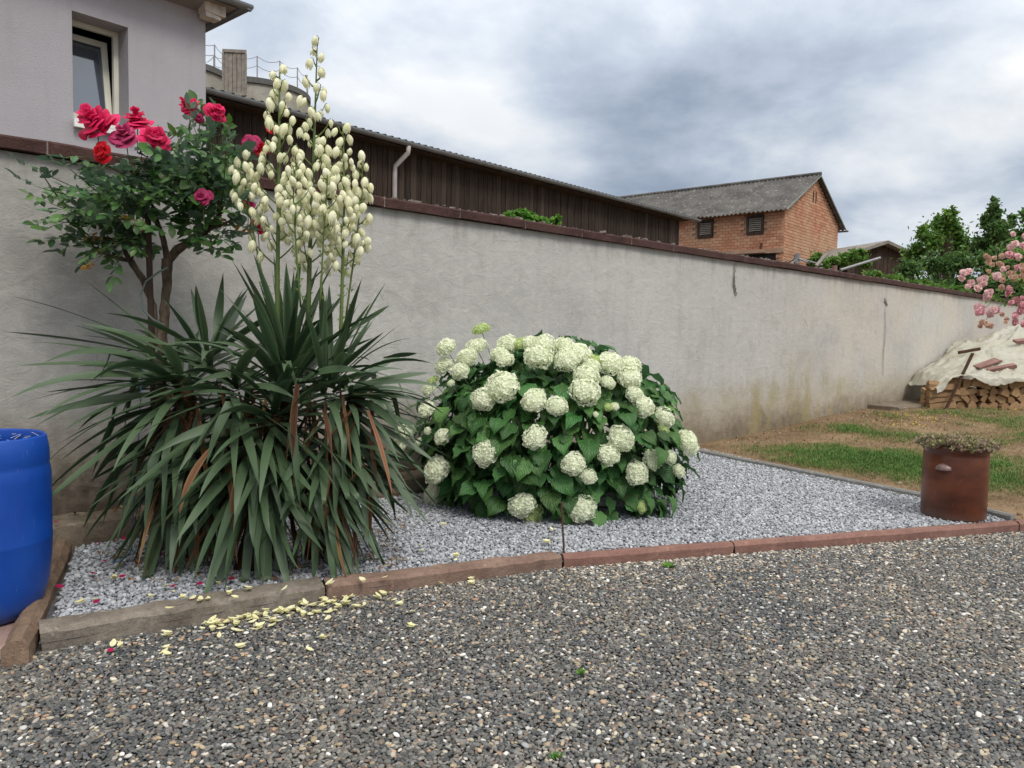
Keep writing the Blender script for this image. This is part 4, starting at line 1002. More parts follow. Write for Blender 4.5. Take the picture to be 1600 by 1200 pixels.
rose = empty('rose_tree', RB, 'standard rose tree with crimson blooms and gnarled stems against the wall', 'rose bush')
YR = 4.62
def trunk(parent, loc, pts, rad, name='stem', mat='bark', seg=9):
    P = [Vector(p) for p in pts]; out = []; rd = []
    for i in range(len(P)-1):
        for j in range(5):
            t = j/5; q = P[i].lerp(P[i+1], t); q += Vector((noise.noise(q*9), noise.noise(q*9+Vector((5, 0, 0))), 0))*.012; out.append(q)
            rd.append((rad[i]+(rad[i+1]-rad[i])*t)*(1+.22*noise.noise(q*25)))
    out.append(P[-1]); rd.append(rad[-1]); m_ = MB(); m_.tube(out, rd, seg); to_local(m_, loc); return m_.build(name, MAT[mat], parent, smooth=True)
trunk(rose, RB, PP([(256, 862, 4.55), (253, 700, 4.56), (252, 560, 4.58), (255, 500, 4.6), (261, 440, 4.62), (262, 405, 4.62)]), [.034, .032, .030, .029, .028, .034], 'trunk')
trunk(rose, RB, PP([(262, 408, 4.62), (275, 392, 4.6), (300, 376, 4.58), (325, 358, 4.56), (345, 335, 4.55)]), [.03, .026, .022, .018, .012], 'branch')
trunk(rose, RB, PP([(262, 408, 4.62), (256, 375, 4.62), (245, 345, 4.62), (236, 310, 4.6)]), [.022, .016, .012, .008], 'branch')
trunk(rose, RB, PP([(325, 358, 4.56), (345, 352, 4.5), (362, 343, 4.45)]), [.014, .01, .006], 'branch')
trunk(rose, RB, PP([(248, 545, 4.6), (238, 478, 4.62), (222, 435, 4.62), (205, 408, 4.62)]), [.018, .019, .019, .02], 'stem')
trunk(rose, RB, PP([(205, 408, 4.62), (180, 402, 4.58), (150, 392, 4.52), (115, 345, 4.48), (90, 305, 4.45), (62, 268, 4.42)]), [.014, .010, .007, .006, .004, .003], 'branch')
trunk(rose, RB, PP([(205, 408, 4.62), (190, 380, 4.6), (180, 345, 4.6), (165, 310, 4.58)]), [.014, .010, .007, .004], 'branch')
trunk(rose, RB, PP([(205, 408, 4.62), (212, 370, 4.62), (215, 330, 4.6), (205, 280, 4.58)]), [.014, .010, .008, .005], 'branch')
stake = empty('plant_stake', RB+Vector((-.09, -.02, 0)), 'dark wooden stake tied to the rose tree trunk', 'stake')
m_ = MB(); a, b = atz(247, 858, .04), atY(231, 335, 4.54); m_.tube([a, a.lerp(b, .5), b], [.019, .018, .017], 8); to_local(m_, stake.location); m_.build('post', MAT['darkwood'], stake)
m_ = MB(); L_ = PP([(262, 418, 4.55), (248, 425, 4.5), (228, 440, 4.5), (220, 460, 4.5), (224, 485, 4.5), (240, 500, 4.52), (256, 508, 4.56)]); m_.tube(L_, .006, 6); to_local(m_, stake.location); m_.build('tie', MAT['hose'], stake)
m_ = MB(); L_ = PP([(222, 560, 4.42), (219, 640, 4.40), (214, 730, 4.35), (208, 800, 4.32), (206, 858, 4.3), (196, 872, 4.2), (176, 880, 4.15)]); m_.tube(L_, .0035, 5)
o = m_.build('twine', MAT['twine']); tag(o, 'blue twine hanging down from the yucca leaves onto the grey gravel', 'twine')
roots = PP([(215, 370, 4.6), (200, 330, 4.58), (180, 345, 4.6), (245, 345, 4.62), (236, 310, 4.6), (300, 376, 4.58), (325, 358, 4.56), (345, 335, 4.55), (165, 310, 4.58), (205, 280, 4.58)])
rleaf = [rose_leaf(i) for i in range(9)]; rbrown = [rose_leaf(40+i, 'rosebrown', .8) for i in range(2)]
targets = []
def in_env(x, y):   # canopy outline in metres around the plant's own axis, traced from its silhouette
    poly = [(66, 292), (80, 270), (104, 262), (130, 218), (165, 232), (215, 220), (250, 238), (262, 205), (283, 185), (330, 178), (352, 200), (362, 235), (372, 300), (382, 352), (350, 372), (335, 392), (310, 340), (262, 372), (238, 395), (205, 402), (150, 412), (120, 395), (95, 375), (84, 345), (92, 318)]
    return bool(inpoly(np.array([x]), np.array([y]), poly)[0])
while len(targets) < 96:
    x, y = rnd(35, 385), rnd(178, 412)
    if in_env(x, y):
        if x < 150 and random.random() < .5: continue
        targets.append(atY(x, y, YR+rnd(-.42, .3)))
targets += PP([(72, 272, 4.4), (60, 292, 4.4), (86, 345, 4.4), (98, 372, 4.4), (80, 318, 4.35), (318, 185, 4.55), (290, 198, 4.55), (345, 200, 4.6), (110, 265, 4.45), (150, 408, 4.4), (352, 372, 4.45), (372, 352, 4.4)])
m_ = MB(); spots = []
for T_ in targets:
    T_ = clampw(T_, .10); r_ = min(roots, key=lambda q: (q-T_).length+rnd(0, .12)+max(0, (q.z-T_.z))*1.2)
    mid = (r_+T_)/2+Vector((rnd(-.04, .04), rnd(-.04, .04), -.03 if T_.x < r_.x-.2 else .03)); P = bez(r_, mid, T_, 8); m_.tube(P, [.0045-.0003*i for i in range(9)], 5, False)
    L = (T_-r_).length; n = max(3, int(L/.055))
    for i in range(n):
        s = 1-(i/n)*.8; f = s*8; k = min(int(f), 7); q = P[k].lerp(P[k+1], f-k); a = rnd(0, 6.28); d = Vector((math.cos(a), math.sin(a), rnd(-.35, .45)))
        if i == 0: d = (P[-1]-P[-2]).normalized()+Vector((0, 0, .15))
        spots.append((q, d))
to_local(m_, RB); m_.build('twigs', MAT['stem'], rose, smooth=True)['kind'] = 'stuff'
random.shuffle(spots); spots.sort(key=lambda s: s[0].y+rnd(-.25, .25))
rest = []
for i, (q, d) in enumerate(spots):
    m3 = face_dir(d+Vector((0, 0, rnd(-.5, .3))), nrm((rnd(-.8, .8), rnd(-1.3, .2), 1)), rnd(-.5, .5)); sc = rnd(1.0, 1.5); x_, y_ = px(q); br = y_ > 330 and random.random() < .10
    me = random.choice(rbrown if br else rleaf); pos = clampw(q, .09)
    if i < 290: inst('leaf', me, rose, pos, m3, sc)
    elif not br: rest.append((me, pos, m3, sc))
merged('inner_leaves', rest, rose, 'roseleaf')
rb_m = [rose_bloom(i, 'rose', 7) for i in range(4)]; rb_r = rose_bloom(9, 'rose_red', 5); rb_f = rose_bloom(12, 'rose_fade', 6)
def blooms(parent, lst, base_r=.055):
    for (x, y, r_, Y, me, d, lab) in lst:
        p = atY(x, y, Y); p = clampw(p, .07); m3 = (Vector(d).normalized().to_track_quat('Z', 'Y').to_matrix()) @ Matrix.Rotation(rnd(0, 6), 3, 'Z'); sc = (r_*Y/1200)/base_r*.92
        o = inst('bloom', me, parent, p, m3, sc)
        if lab: o['label'] = lab
        q = p+Vector((rnd(-.02, .02), .03, -.16)); m_ = MB(); m_.tube([p, p.lerp(q, .5)+Vector((0, 0, -.01)), q], .0028, 5, False); to_local(m_, parent.location); m_.build('flower_stem', MAT['stem'], parent)
blooms(rose, [(153, 196, 34, 4.4, rb_m[0], (-.3, -.75, .6), 'largest crimson bloom at top left'), (215, 193, 25, 4.5, rb_m[1], (.1, -.5, .8), None), (196, 214, 24, 4.38, rb_f, (0, -.8, .5), 'faded pinkish bloom in the middle of the cluster'),
    (241, 219, 27, 4.4, rb_m[2], (.5, -.75, .5), None), (160, 238, 19, 4.36, rb_r, (-.2, -.8, .1), 'small scarlet bloom below the others'), (297, 168, 19, 4.5, rb_m[3], (-.4, -.7, .5), None), (337, 176, 18, 4.5, rb_m[0], (.6, -.6, .4), None),
    (317, 310, 16, 4.3, rb_f, (.1, -.9, .3), 'single dark crimson bloom on the right side'), (403, 352, 14, 4.6, rb_m[1], (.3, -.9, .1), None), (392, 226, 16, 4.62, rb_f, (.1, -.9, .2), None), (426, 200, 11, 4.6, rb_r, (.3, -.8, .4), None), (388, 318, 11, 4.6, rb_f, (0, -.9, .1), None),
    (408, 232, 13, 4.66, rb_r, (.3, -.8, .3), None), (312, 184, 9, 4.48, rb_f, (0, -.8, -.2), None)])

# ---------------------------------------------------------------- hydrangea
HB = Vector((.30, 6.0, .05)); HY = atz(868, 800, .06); HB = Vector((HY.x, HY.y+.35, .05))
hyd = empty('hydrangea', HB, 'round hydrangea bush covered in white ball flowers on the grey gravel', 'hydrangea')
HX0 = atY(862, 690, HB.y)
hc = Vector((HX0.x, HB.y, .56)); hr = Vector((1.03, .80, .86))
def ell(x, y, grow=1.0):
    d = ray(x, y); o = EYE-hc; rr = hr*grow
    A = sum((d[i]/rr[i])**2 for i in range(3)); B = 2*sum(o[i]*d[i]/rr[i]**2 for i in range(3)); Cq = sum((o[i]/rr[i])**2 for i in range(3))-1; D = B*B-4*A*Cq
    t = (-B-math.sqrt(D))/(2*A) if D > 0 else -B/(2*A); return EYE+d*t
def head_mesh(seed, mat, flat=.85, n=190):
    rr = random.Random(seed); m_ = MB(); 
    m_.lathe([(.001, -.75), (.46, -.58), (.76, -.28), (.85, .05), (.72, .42), (.40, .69), (.001, .82)], seg=14)
    m_.v = [(a*.062, b*.062, c*.062*flat) for a, b, c in m_.v]; ga = pi*(3-math.sqrt(5))
    for i in range(n):
        z = 1-1.72*(i+.5)/n; rxy = math.sqrt(max(0, 1-z*z)); th = i*ga; lump = 1+.22*noise.noise(Vector((math.cos(th)*rxy*1.8+seed*3, math.sin(th)*rxy*1.8, z*1.8)))
        nrml = Vector((math.cos(th)*rxy, math.sin(th)*rxy, z)); p = nrml*lump*rr.uniform(.93, 1.05); nn = (nrml+Vector((rr.uniform(-.6, .6), rr.uniform(-.6, .6), rr.uniform(-.6, .6)))).normalized()
        a = nn.orthogonal().normalized(); b = nn.cross(a); an = rr.uniform(0, 6.28); P = Vector((p.x*.065, p.y*.065, p.z*.065*flat)); s = rr.uniform(.0085, .0125); vs = [P-nn*.002]; fs = []
        for k in range(4):
            q = an+k*pi/2; u1 = a*math.cos(q)+b*math.sin(q); u2 = a*math.cos(q+pi/2)+b*math.sin(q+pi/2); o = len(vs)
            vs += [P+(u1*.62+u2*.5)*s+nn*.003, P+(u1*1.0+u2*.1)*s+nn*.0005, P+(u1*.62-u2*.45)*s+nn*.003]; fs.append((0, o+2, o+1, o))
        m_.add(vs, fs)
    return m_.mesh('flower_head', MAT[mat], False)
heads = [head_mesh(i, 'floret', (.78, .9, .84)[i % 3]) for i in range(5)]; headg = head_mesh(8, 'floretg', .7, 170)
HP = [(478,108,38,1),(305,200,50,0),(455,195,55,0),(410,250,55,0),(295,290,48,0),(375,318,42,0),(240,362,28,1),(222,408,35,0),(210,507,45,0),(105,627,52,0),(85,688,32,0),(172,668,25,0),(290,638,40,0),(258,805,66,0),(243,993,57,0),(612,185,52,0),(675,180,35,1),(570,228,45,0),(595,258,42,0),(720,180,40,0),(790,195,60,0),(762,243,66,0),(890,195,52,0),(905,262,60,0),(960,230,65,0),(1040,262,33,1),(1025,290,45,0),(1120,280,65,0),(1215,288,50,0),(1210,350,62,0),(1000,340,58,0),(993,415,76,0),(585,390,75,0),(490,455,62,0),(740,460,62,0),(853,490,52,0),(1105,370,35,0),(1237,430,45,0),(1108,492,22,1),(1140,490,20,0),(1280,490,55,0),(1380,540,58,0),(1380,600,28,1),(1495,668,64,0),(745,640,58,0),(500,718,66,0),(1170,642,62,1),(1110,725,52,0),(935,772,55,0),(1325,753,50,0),(1247,816,60,0),(1008,835,38,0),(680,975,64,0),(727,1088,52,1),(977,993,66,0),(1272,985,28,1),(1410,740,35,0),(1455,808,35,0),(1045,530,15,0),(330,375,18,0),(215,610,20,0)]
headpos = []; mstem = MB()
for (zx, zy, zr, g) in HP:
    x, y = 600+zx/3.158, 480+zy/3.158; p = ell(x, y, 1.06)
    rr_ = zr/3.158*p.y/1200/.066*1.04; p.z = max(p.z, .05+.06*rr_)
    d = nrm(p-(hc-Vector((0, 0, .35)))); out = (d+Vector((0, -.25, .35))).normalized()
    o = inst('flower_head', headg if (g and zr < 60) else random.choice(heads), hyd, p, out.to_track_quat('Z', 'Y').to_matrix() @ Matrix.Rotation(rnd(0, 6), 3, 'Z') @ Matrix.Diagonal((rnd(.95, 1.12), rnd(.86, 1.02), rnd(.82, 1.0))), rr_)
    if g and zr < 60: o['label'] = 'greenish flower head'
    headpos.append((p, .066*rr_)); q = HB+Vector((rnd(-.15, .15), rnd(-.1, .1), 0)); m_p = p.lerp(q, .45)+Vector((0, 0, .12)); mstem.tube(bez(p, p-out*.2, q.lerp(p, .15), 7), [.003]*3+[.005]*5, 5, False)
to_local(mstem, HB); mstem.build('stems', MAT['stem'], hyd, smooth=True)['kind'] = 'stuff'
hl_m = [heart_leaf(i, .15, .115) for i in range(10)]
n_obj = 0; rest = []; tries = 0; ls = []
while len(ls) < 1500:
    a = rnd(0, 2*pi); ct = rnd(-.55, 1); st = math.sqrt(1-ct*ct); d = Vector((math.cos(a)*st, math.sin(a)*st, ct)); f = rnd(.55, 1.0)**.5*(.90 if ct > .78 else 1)
    lump = 1+.17*noise.noise(d*2.3+Vector((4, 1, 2))); p = hc+Vector((d.x*hr.x, d.y*hr.y, d.z*hr.z))*f*lump
    if p.z < .10 or wdist(p) < .1: continue
    if any((p-h).length < r*1.0 or ((p-h).length < r*1.9 and p.y < h.y-r*.3) for h, r in headpos): continue
    ls.append((p, d, f))
ls.sort(key=lambda t: -(t[2]*1.0-(t[1].y)*.5))
for i, (p, d, f) in enumerate(ls):
    h = nrm((d.x+rnd(-.5, .5), d.y+rnd(-.5, .5), rnd(-.9, -.1)+d.z*.35)); up = nrm(d+Vector((rnd(-.3, .3), rnd(-.3, .3), .55))); m3 = face_dir(h, up, rnd(-.25, .25)); sc = rnd(.75, 1.3)
    if i < 290: inst('leaf', random.choice(hl_m), hyd, p, m3, sc)
    else: rest.append((random.choice(hl_m), p, m3, sc))
merged('inner_leaves', rest, hyd, 'hydleaf')

# ---------------------------------------------------------------- pink rose bush at the right
PR = Vector((4.95, 6.75, .12)); PR.z = lawn_z(PR); prose = empty('pink_rose_bush', PR, 'climbing rose with pale pink flower clusters hanging in from the right edge', 'rose bush')
trunk(prose, PR, [PR, PR+Vector((.03, .02, .8)), PR+Vector((-.05, .05, 1.5)), PR+Vector((-.15, 0, 2.0))], [.03, .026, .02, .012], 'stem')
trunk(prose, PR, [PR+Vector((.05, .03, 0)), PR+Vector((.15, .1, .9)), PR+Vector((.05, .25, 1.8))], [.025, .02, .012], 'stem')
m_ = MB(); spots = []; cc = PR+Vector((.05, .05, 1.95))
tg = [atY(x, y, rnd(6.3, 6.9)) for (x, y) in ((1512, 425), (1525, 445), (1545, 470), (1530, 490), (1560, 440), (1575, 400), (1590, 370), (1580, 480), (1595, 450), (1565, 415), (1540, 500), (1598, 500))]
while len(tg) < 105: v = Vector((random.gauss(0, 1), random.gauss(0, 1), random.gauss(0, 1))).normalized()*rnd(.5, 1)**.5; tg.append(cc+Vector((-.12+v.x*.76, v.y*.6, v.z*.48)))
top = PR+Vector((-.12, .02, 1.9))
for T_ in tg:
    P = bez(top+Vector((rnd(-.1, .3), rnd(-.1, .1), rnd(-.3, 0))), (top+T_)/2+Vector((0, 0, .25)), T_, 8); m_.tube(P, [.005-.0004*i for i in range(9)], 4, False)
    for i in range(9):
        s = rnd(.3, 1)*8; k = min(int(s), 7); q = P[k].lerp(P[k+1], s-k); a = rnd(0, 6.28); spots.append((q, Vector((math.cos(a), math.sin(a), rnd(-.5, .3)))))
to_local(m_, PR); m_.build('twigs', MAT['stem'], prose)['kind'] = 'stuff'
pleaf = [rose_leaf(60+i, 'treeleaf', .8) for i in range(5)]
spots.sort(key=lambda s: px(s[0])[0]); rest = []
for i, (q, d) in enumerate(spots):
    m3 = face_dir(d, roll=rnd(-.6, .6)); me = random.choice(pleaf)
    if i < 240: inst('leaf', me, prose, q, m3, rnd(.7, 1.1))
    else: rest.append((me, q, m3, rnd(.7, 1.1)))
merged('inner_leaves', rest, prose, 'treeleaf')
pm = [rose_bloom(70+i, k, 4, .03) for i, k in enumerate(('pink', 'pink', 'pinkdark', 'pinkold'))]
nb = 0
for (x, y, n, rr_, kinds) in ((1512, 430, 4, 12, (0, 1)), (1524, 442, 4, 14, (0, 1)), (1537, 438, 3, 12, (0, 1)), (1545, 462, 5, 14, (1, 0)), (1550, 425, 4, 14, (3, 1)), (1562, 412, 6, 16, (3, 3, 0)), (1548, 405, 5, 12, (3,)), (1580, 425, 6, 16, (3,)),
    (1583, 395, 4, 12, (2, 1)), (1532, 485, 4, 11, (1, 2)), (1553, 488, 4, 11, (1, 2)), (1540, 505, 6, 11, (3,)), (1565, 498, 3, 10, (3,)), (1590, 468, 6, 15, (2,)), (1590, 497, 6, 14, (2,)), (1580, 456, 4, 10, (2,)), (1590, 410, 4, 11, (3, 2)),
    (1581, 364, 1, 3, (1,)), (1586, 380, 1, 3, (1,)), (1597, 418, 3, 9, (3,)), (1572, 440, 4, 12, (3,)), (1598, 390, 2, 9, (1,)), (1597, 440, 5, 12, (3,)), (1620, 430, 7, 22, (2, 1)), (1640, 480, 6, 22, (2, 1)), (1620, 380, 5, 22, (1,)), (1660, 400, 5, 24, (1, 2))):
    for k in range(n):
        p = atY(x+rnd(-rr_, rr_)*.8, y+rnd(-rr_, rr_)*.8, 6.25+rnd(-.06, .1)); ki = random.choice(kinds); d = Vector((rnd(-.7, .3), -.8, rnd(-.3, .6)))
        inst('bloom', pm[ki], prose, p, d.to_track_quat('Z', 'Y').to_matrix(), rnd(.75, 1.15)*(1 if ki != 3 else .8)); nb += 1

# ---------------------------------------------------------------- blue drum
DC = Vector((-2.46, 3.52, .043)); drum = empty('plastic_drum', DC, 'open blue plastic drum standing on pink paving beside the kerb corner', 'drum')
m_ = MB(); m_.lathe([(.001, .0), (.20, .0), (.225, .012), (.25, .06), (.275, .16), (.287, .28), (.290, .36), (.2915, .368), (.2915, .376), (.290, .384), (.290, .66), (.288, .70), (.283, .72), (.281, .735), (.284, .75), (.282, .80), (.272, .862), (.266, .870), (.259, .862), (.272, .80), (.281, .6), (.281, .3), (.25, .1), (.001, .06)], seg=64)
m_.v = [(a, b, c*.975) for a, b, c in m_.v]; m_.build('body', MAT['drum'], drum, smooth=True)
m_ = MB()
for i in range(620):
    a = rnd(0, 6.28); z = rnd(.63, .825); r_ = .272-(.006 if z < .81 else .014); p = Vector((math.cos(a)*r_, math.sin(a)*r_, z)); d = Vector((-math.sin(a), math.cos(a), 0))*rnd(-.05, .05)+Vector((0, 0, rnd(-.04, .02))); q = p+d; q2 = Vector((q.x, q.y, 0)).normalized()*(r_-rnd(0, .012)); q2.z = min(q.z, .838)
    m_.tube([p, (p+q2)/2*1.0, q2], rnd(.0006, .0014), 3, False)
m_.build('straw', MAT['hay'], drum)['kind'] = 'stuff'

# ---------------------------------------------------------------- stoneware crock
cp = atz(1514, 817, .06); CC = Vector((cp.x-.01, cp.y+.20, .062)); crock = empty('stoneware_crock', CC, 'brown glazed stoneware crock planted with sedum at the gravel corner', 'crock'); crock.rotation_euler = (0, 0, 0)
m_ = MB(); r_ = .226
m_.lathe([(.001, 0), (r_-.012, 0), (r_, .02), (r_+.001, .3), (r_, .49), (r_-.004, .515), (r_+.012, .53), (r_+.020, .545), (r_+.018, .562), (r_+.006, .568), (r_-.025, .566), (r_-.03, .5), (.001, .49)], seg=64); m_.build('body', MAT['glaze'], crock, smooth=True)
hd = nrm(atY(1478, 730, CC.y-.2)-CC); ha = R(-141)
m_ = MB(); vs = []
for i in range(9):
    t = -1+2*i/8; w = .058*t; out_ = .030*(1-t*t)**.5; zt = .030*(1-abs(t)**1.5)
    for (o_, z_) in ((0, -.014), (out_+.004, -.016), (out_+.006, -.006), (out_*.7+.002, zt), (0, zt+.010)): vs.append((w, -(r_-.004+o_)+.5*w*w/r_, .40+z_))
m_.add(vs, [(i*5+k, i*5+k+1, (i+1)*5+k+1, (i+1)*5+k) for i in range(8) for k in range(4)]+[tuple(range(5)), tuple(range(40, 45))[::-1]])
R3 = Matrix.Rotation(ha+pi/2, 3, 'Z'); m_.v = [tuple(R3 @ Vector(v)) for v in m_.v]; m_.build('handle', simple('worn_glaze', (.17, .10, .09), .35, .3, 30, .2, 60, .002, .5), crock, smooth=True)
m_ = MB(); m_.lathe([(.001, 0), (.0055, 0)], seg=10); R4 = Matrix.Rotation(R(90), 3, 'X'); m_.v = [tuple(R3 @ (R4 @ Vector(v)+Vector((-.012, -(r_+.026), .408)))) for v in m_.v]; m_.build('handle_hole', MAT['dark'], crock)
m_ = MB(); m_.lathe([(.001, .535), (.15, .545), (.21, .535)], seg=24); m_.build('potting_soil', MAT['soil'], crock)
def rosette(seed, mat, up=.02):
    rr = random.Random(seed); m_ = MB(); P = []
    for k in range(12):
        a = k*2.4; e = rr.uniform(.2, 1.2); L = rr.uniform(.012, .022); d = Vector((math.cos(a)*math.cos(e), math.sin(a)*math.cos(e), math.sin(e))); s = Vector((-math.sin(a), math.cos(a), 0))*.004; o = d*.003+Vector((0, 0, .004+k*.0012)); m_.add([o, o+d*L*.6+s, o+d*L, o+d*L*.6-s], [(0, 1, 2, 3)])
    return m_.mesh('rosette', MAT[mat])
sed = [rosette(i, 'sedum') for i in range(4)]; sedr = [rosette(9+i, 'sedumr') for i in range(3)]
for nm_, lib, mt, n in (('sedum', sed, 'sedum', 1000), ('reddish_sedum', sedr, 'sedumr', 700)):
    it = []
    for i in range(n):
        a = rnd(0, 6.28); rr_ = .275*math.sqrt(random.random()); 
        if rr_ > .24 and random.random() < .45: continue
        x, y = math.cos(a)*rr_, math.sin(a)*rr_; z = .556+.014*(1-(rr_/.27)**2)+.03*max(0, noise.noise(Vector((x*7, y*7, 1))))+(0 if rr_ < .24 else -.05*random.random()*(rr_-.24)/.035)+.02*random.random()
        if mt == 'sedumr' and noise.noise(Vector((x*9, y*9, 4))) < -.1 and rr_ < .25: continue
        it.append((random.choice(lib), CC+Vector((x, y, z)), Euler((rnd(-.6, .6), rnd(-.6, .6), rnd(0, 6))).to_matrix(), rnd(.8, 1.7)))
    merged(nm_, it, crock, mt, smooth=False)

# ---------------------------------------------------------------- rusty rod in front of the kerb
rp = atz(880, 880, 0); rp.y -= .01; rod = empty('metal_rod', rp, 'thin rusty rod stuck upright in front of the kerb joint', 'rod')
m_ = MB(); t_ = atY(877, 786, rp.y+.01); m_.tube([(0, 0, -.05), (0, 0, .1), (t_.x-rp.x, 0, t_.z)], .0065, 7); m_.build('shaft', MAT['rust'], rod); m_ = MB(); m_.tube([(t_.x-rp.x, 0, t_.z-.002), (t_.x-rp.x, 0, t_.z+.006)], .009, 7); m_.build('tip', MAT['rust'], rod)

# ---------------------------------------------------------------- firewood, tarp, tiles
def log_mesh(seed, L, kind):
    rr = random.Random(seed); m_ = MB()
    if kind == 0: prof = [(-.5, -.35), (.5, -.42), (.42, .1), (.05, .45), (-.38, .2)]
    elif kind == 1: prof = [(-.55, -.3), (.0, -.45), (.55, -.28), (.15, .42), (-.2, .4)]
    elif kind == 2: prof = [(-.5, -.25), (.5, -.30), (.45, .22), (-.45, .28)]
    elif kind == 4: prof = [(math.cos(a)*.48, math.sin(a)*.42) for a in [i*pi/4 for i in range(8)]]
    prof = [(x*rr.uniform(.85, 1.15), z*rr.uniform(.85, 1.15)) for x, z in prof]; n = len(prof); rows = 4; bendx = rr.uniform(-.08, .08)
    for i in range(rows):
        s = i/(rows-1); sc = 1-.12*abs(s-.5)*rr.uniform(0, 1)
        for (x, z) in prof: m_.v.append(((x+bendx*math.sin(pi*s)+rr.uniform(-.03, .03))*.15*sc, (s-.0)*L, (z+rr.uniform(-.03, .03))*.15*sc))
    for i in range(rows-1):
        for k in range(n): m_.f.append((i*n+k, i*n+(k+1) % n, (i+1)*n+(k+1) % n, (i+1)*n+k))
    m_.f += [tuple(range(n))[::-1], tuple((rows-1)*n+k for k in range(n))]; m_.mi = [0]*len(m_.f); return m_.mesh('firewood_log', MAT['logs'])
logs = [log_mesh(i, .42, (0, 1, 2, 0, 1)[i % 5]) for i in range(14)]
LY = 13.45; lx0 = atY(1486, 640, LY).x; gz0 = lawn_z((lx0+.5, LY))
def put_log(x, y, z, m3, sc=1, lab='split firewood log lying end-on in the stack under the plastic sheet', grp='end-on logs in the firewood stack'):
    o = bpy.data.objects.new('firewood_log', random.choice(logs)); COL.objects.link(o); o.matrix_world = Matrix.Translation((x, y, z)) @ m3.to_4x4() @ Matrix.Scale(sc, 4); tag(o, lab, 'firewood', grp)
def roof_h(x): # stack height along x
    return .50+.10*min(1, max(0, (x-lx0)/.5))+.03*math.sin(x*5)
RN = ['bottom', 'second', 'third', 'fourth', 'topmost']; row = 0; z = gz0+.07
while z < gz0+.62:
    x = lx0+.03+(.07 if row % 2 else 0); 
    while x < lx0+1.75:
        if z < gz0+roof_h(x)-.02: put_log(x, LY+rnd(-.03, .05), z+rnd(-.008, .008), Euler((rnd(-.05, .05), rnd(0, 6.28) if row % 2 else rnd(-.5, .5), rnd(-.25, .25))).to_matrix(), rnd(1.0, 1.4), 'split log lying end-on in the %s row of the firewood stack' % RN[min(row, 4)], 'end-on logs in the %s row' % RN[min(row, 4)])
        x += rnd(.14, .20)
    z += .125; row += 1
ll = 'split firewood log laid crosswise at the left end of the stack'; lg = 'crosswise logs at the left end of the stack'
for i, (dx, z) in enumerate(((-.40, .055), (-.46, .15), (-.36, .245), (-.34, .335), (-.32, .425), (-.30, .38), (-.30, .10), (-.30, .20), (-.25, .30))):
    put_log(lx0-.44-dx*.1+rnd(-.02, .02), LY+(.02 if i < 6 else .22), gz0+z, Euler((rnd(-.2, .2), rnd(-.15, .15) if i < 6 else .1, -pi/2+rnd(-.12, .08))).to_matrix() @ Matrix.Rotation(rnd(-.3, .3), 3, 'Y'), 1.0 if i else 1.08, ll, lg)
# the heap behind, below the sheet
mb = MB()
TX0, TX1, TY0, TY1 = lx0-.34, lx0+4.2, LY-.10, LY+2.6
def tarp_z(x, y):
    s = (x-TX0)/(TX1-TX0); t = (y-TY0)/(TY1-TY0); base = .52+.86*min(1.2, max(0, x-TX0-.3)/2.4); back = min(1, t/.7)
    z = .60+(base-.55)*back**.8
    fa = x*.8+y*.6; fb = -x*.6+y*.8+.25*noise.noise(Vector((x*1.1, y*1.1, 3)))
    rg = lambda a_, b_, sd_: (1-abs(noise.noise(Vector((a_, b_, sd_))))*2.6)
    w = .05*noise.noise(Vector((x*1.6, y*1.6, 1)))+.045*max(0, rg(fa*.9, fb*3.4, 4))**1.5+.022*max(0, rg(fa*2.0+3, fb*7.5, 9))**1.5+.02*max(0, rg(fa*4.5, fb*2.2, 15))**2-.03
    if x < TX0+.25: z -= (TX0+.25-x)*.9
    return gz0+z+w*1.1
NU, NV = 220, 90
for j in range(NV+1):
    for i in range(NU+1):
        x = TX0+(TX1-TX0)*i/NU; t = j/NV; y = TY0+(TY1-TY0)*max(0, t-.10)/.90
        z = tarp_z(x, y)
        if t < .10:
            hang = (.10-t)/.10; drop = (.03+.16*max(0, noise.noise(Vector((x*1.6, 7, 0)))+.35)+.03*noise.noise(Vector((x*7, 2, 0)))); z = tarp_z(x, TY0)-hang*drop; y = TY0-.02-.03*hang+.02*noise.noise(Vector((x*9, z*9, 0)))
        p = Vector((x, y, z)); d = wdist(p)
        if d < .06: p += nW*(.06-d)
        mb.v.append(tuple(p))
mb.f = [(j*(NU+1)+i, j*(NU+1)+i+1, (j+1)*(NU+1)+i+1, (j+1)*(NU+1)+i) for j in range(NV) for i in range(NU)]; mb.mi = [0]*len(mb.f)
tag(mb.build('plastic_sheet', MAT['tarp'], smooth=True), 'crumpled yellowish plastic sheet draped over the firewood stack', 'tarp')
mb = MB()   # packed logs under the sheet, only glimpsed
def piece(x, y, ang, L, w, th, mat, label, name, cat, tilt=0, dz=.055):
    z = tarp_z(x, y)+dz; o = None; m_ = MB(); m_.box((0, 0, 0), (L, w, th), jit=.004); m_.box((0, -w/2+.008, th*.6), (L*.98, .014, th*.4), jit=.002); ex = tarp_z(x+.12*math.cos(ang), y+.12*math.sin(ang))-tarp_z(x-.12*math.cos(ang), y-.12*math.sin(ang))
    o = m_.build(name, MAT[mat]); o.location = (x, y, z); o.rotation_euler = Euler((R(35)*.5+tilt, -math.atan2(ex, .24), ang)); return tag(o, label, cat)
def near(x, y, Y): p = atY(x, y, Y); return p.x
piece(near(1537, 536, 14.3), 14.15, .25, .50, .16, .03, 'redtile', 'flat brown tile weighing down the sheet, upper left one', 'roof_tile', 'tile')
piece(near(1563, 561, 13.8), 13.75, -.25, .44, .14, .05, 'redtile', 'reddish tile on the sheet between two folds, lower right one', 'roof_tile', 'tile')
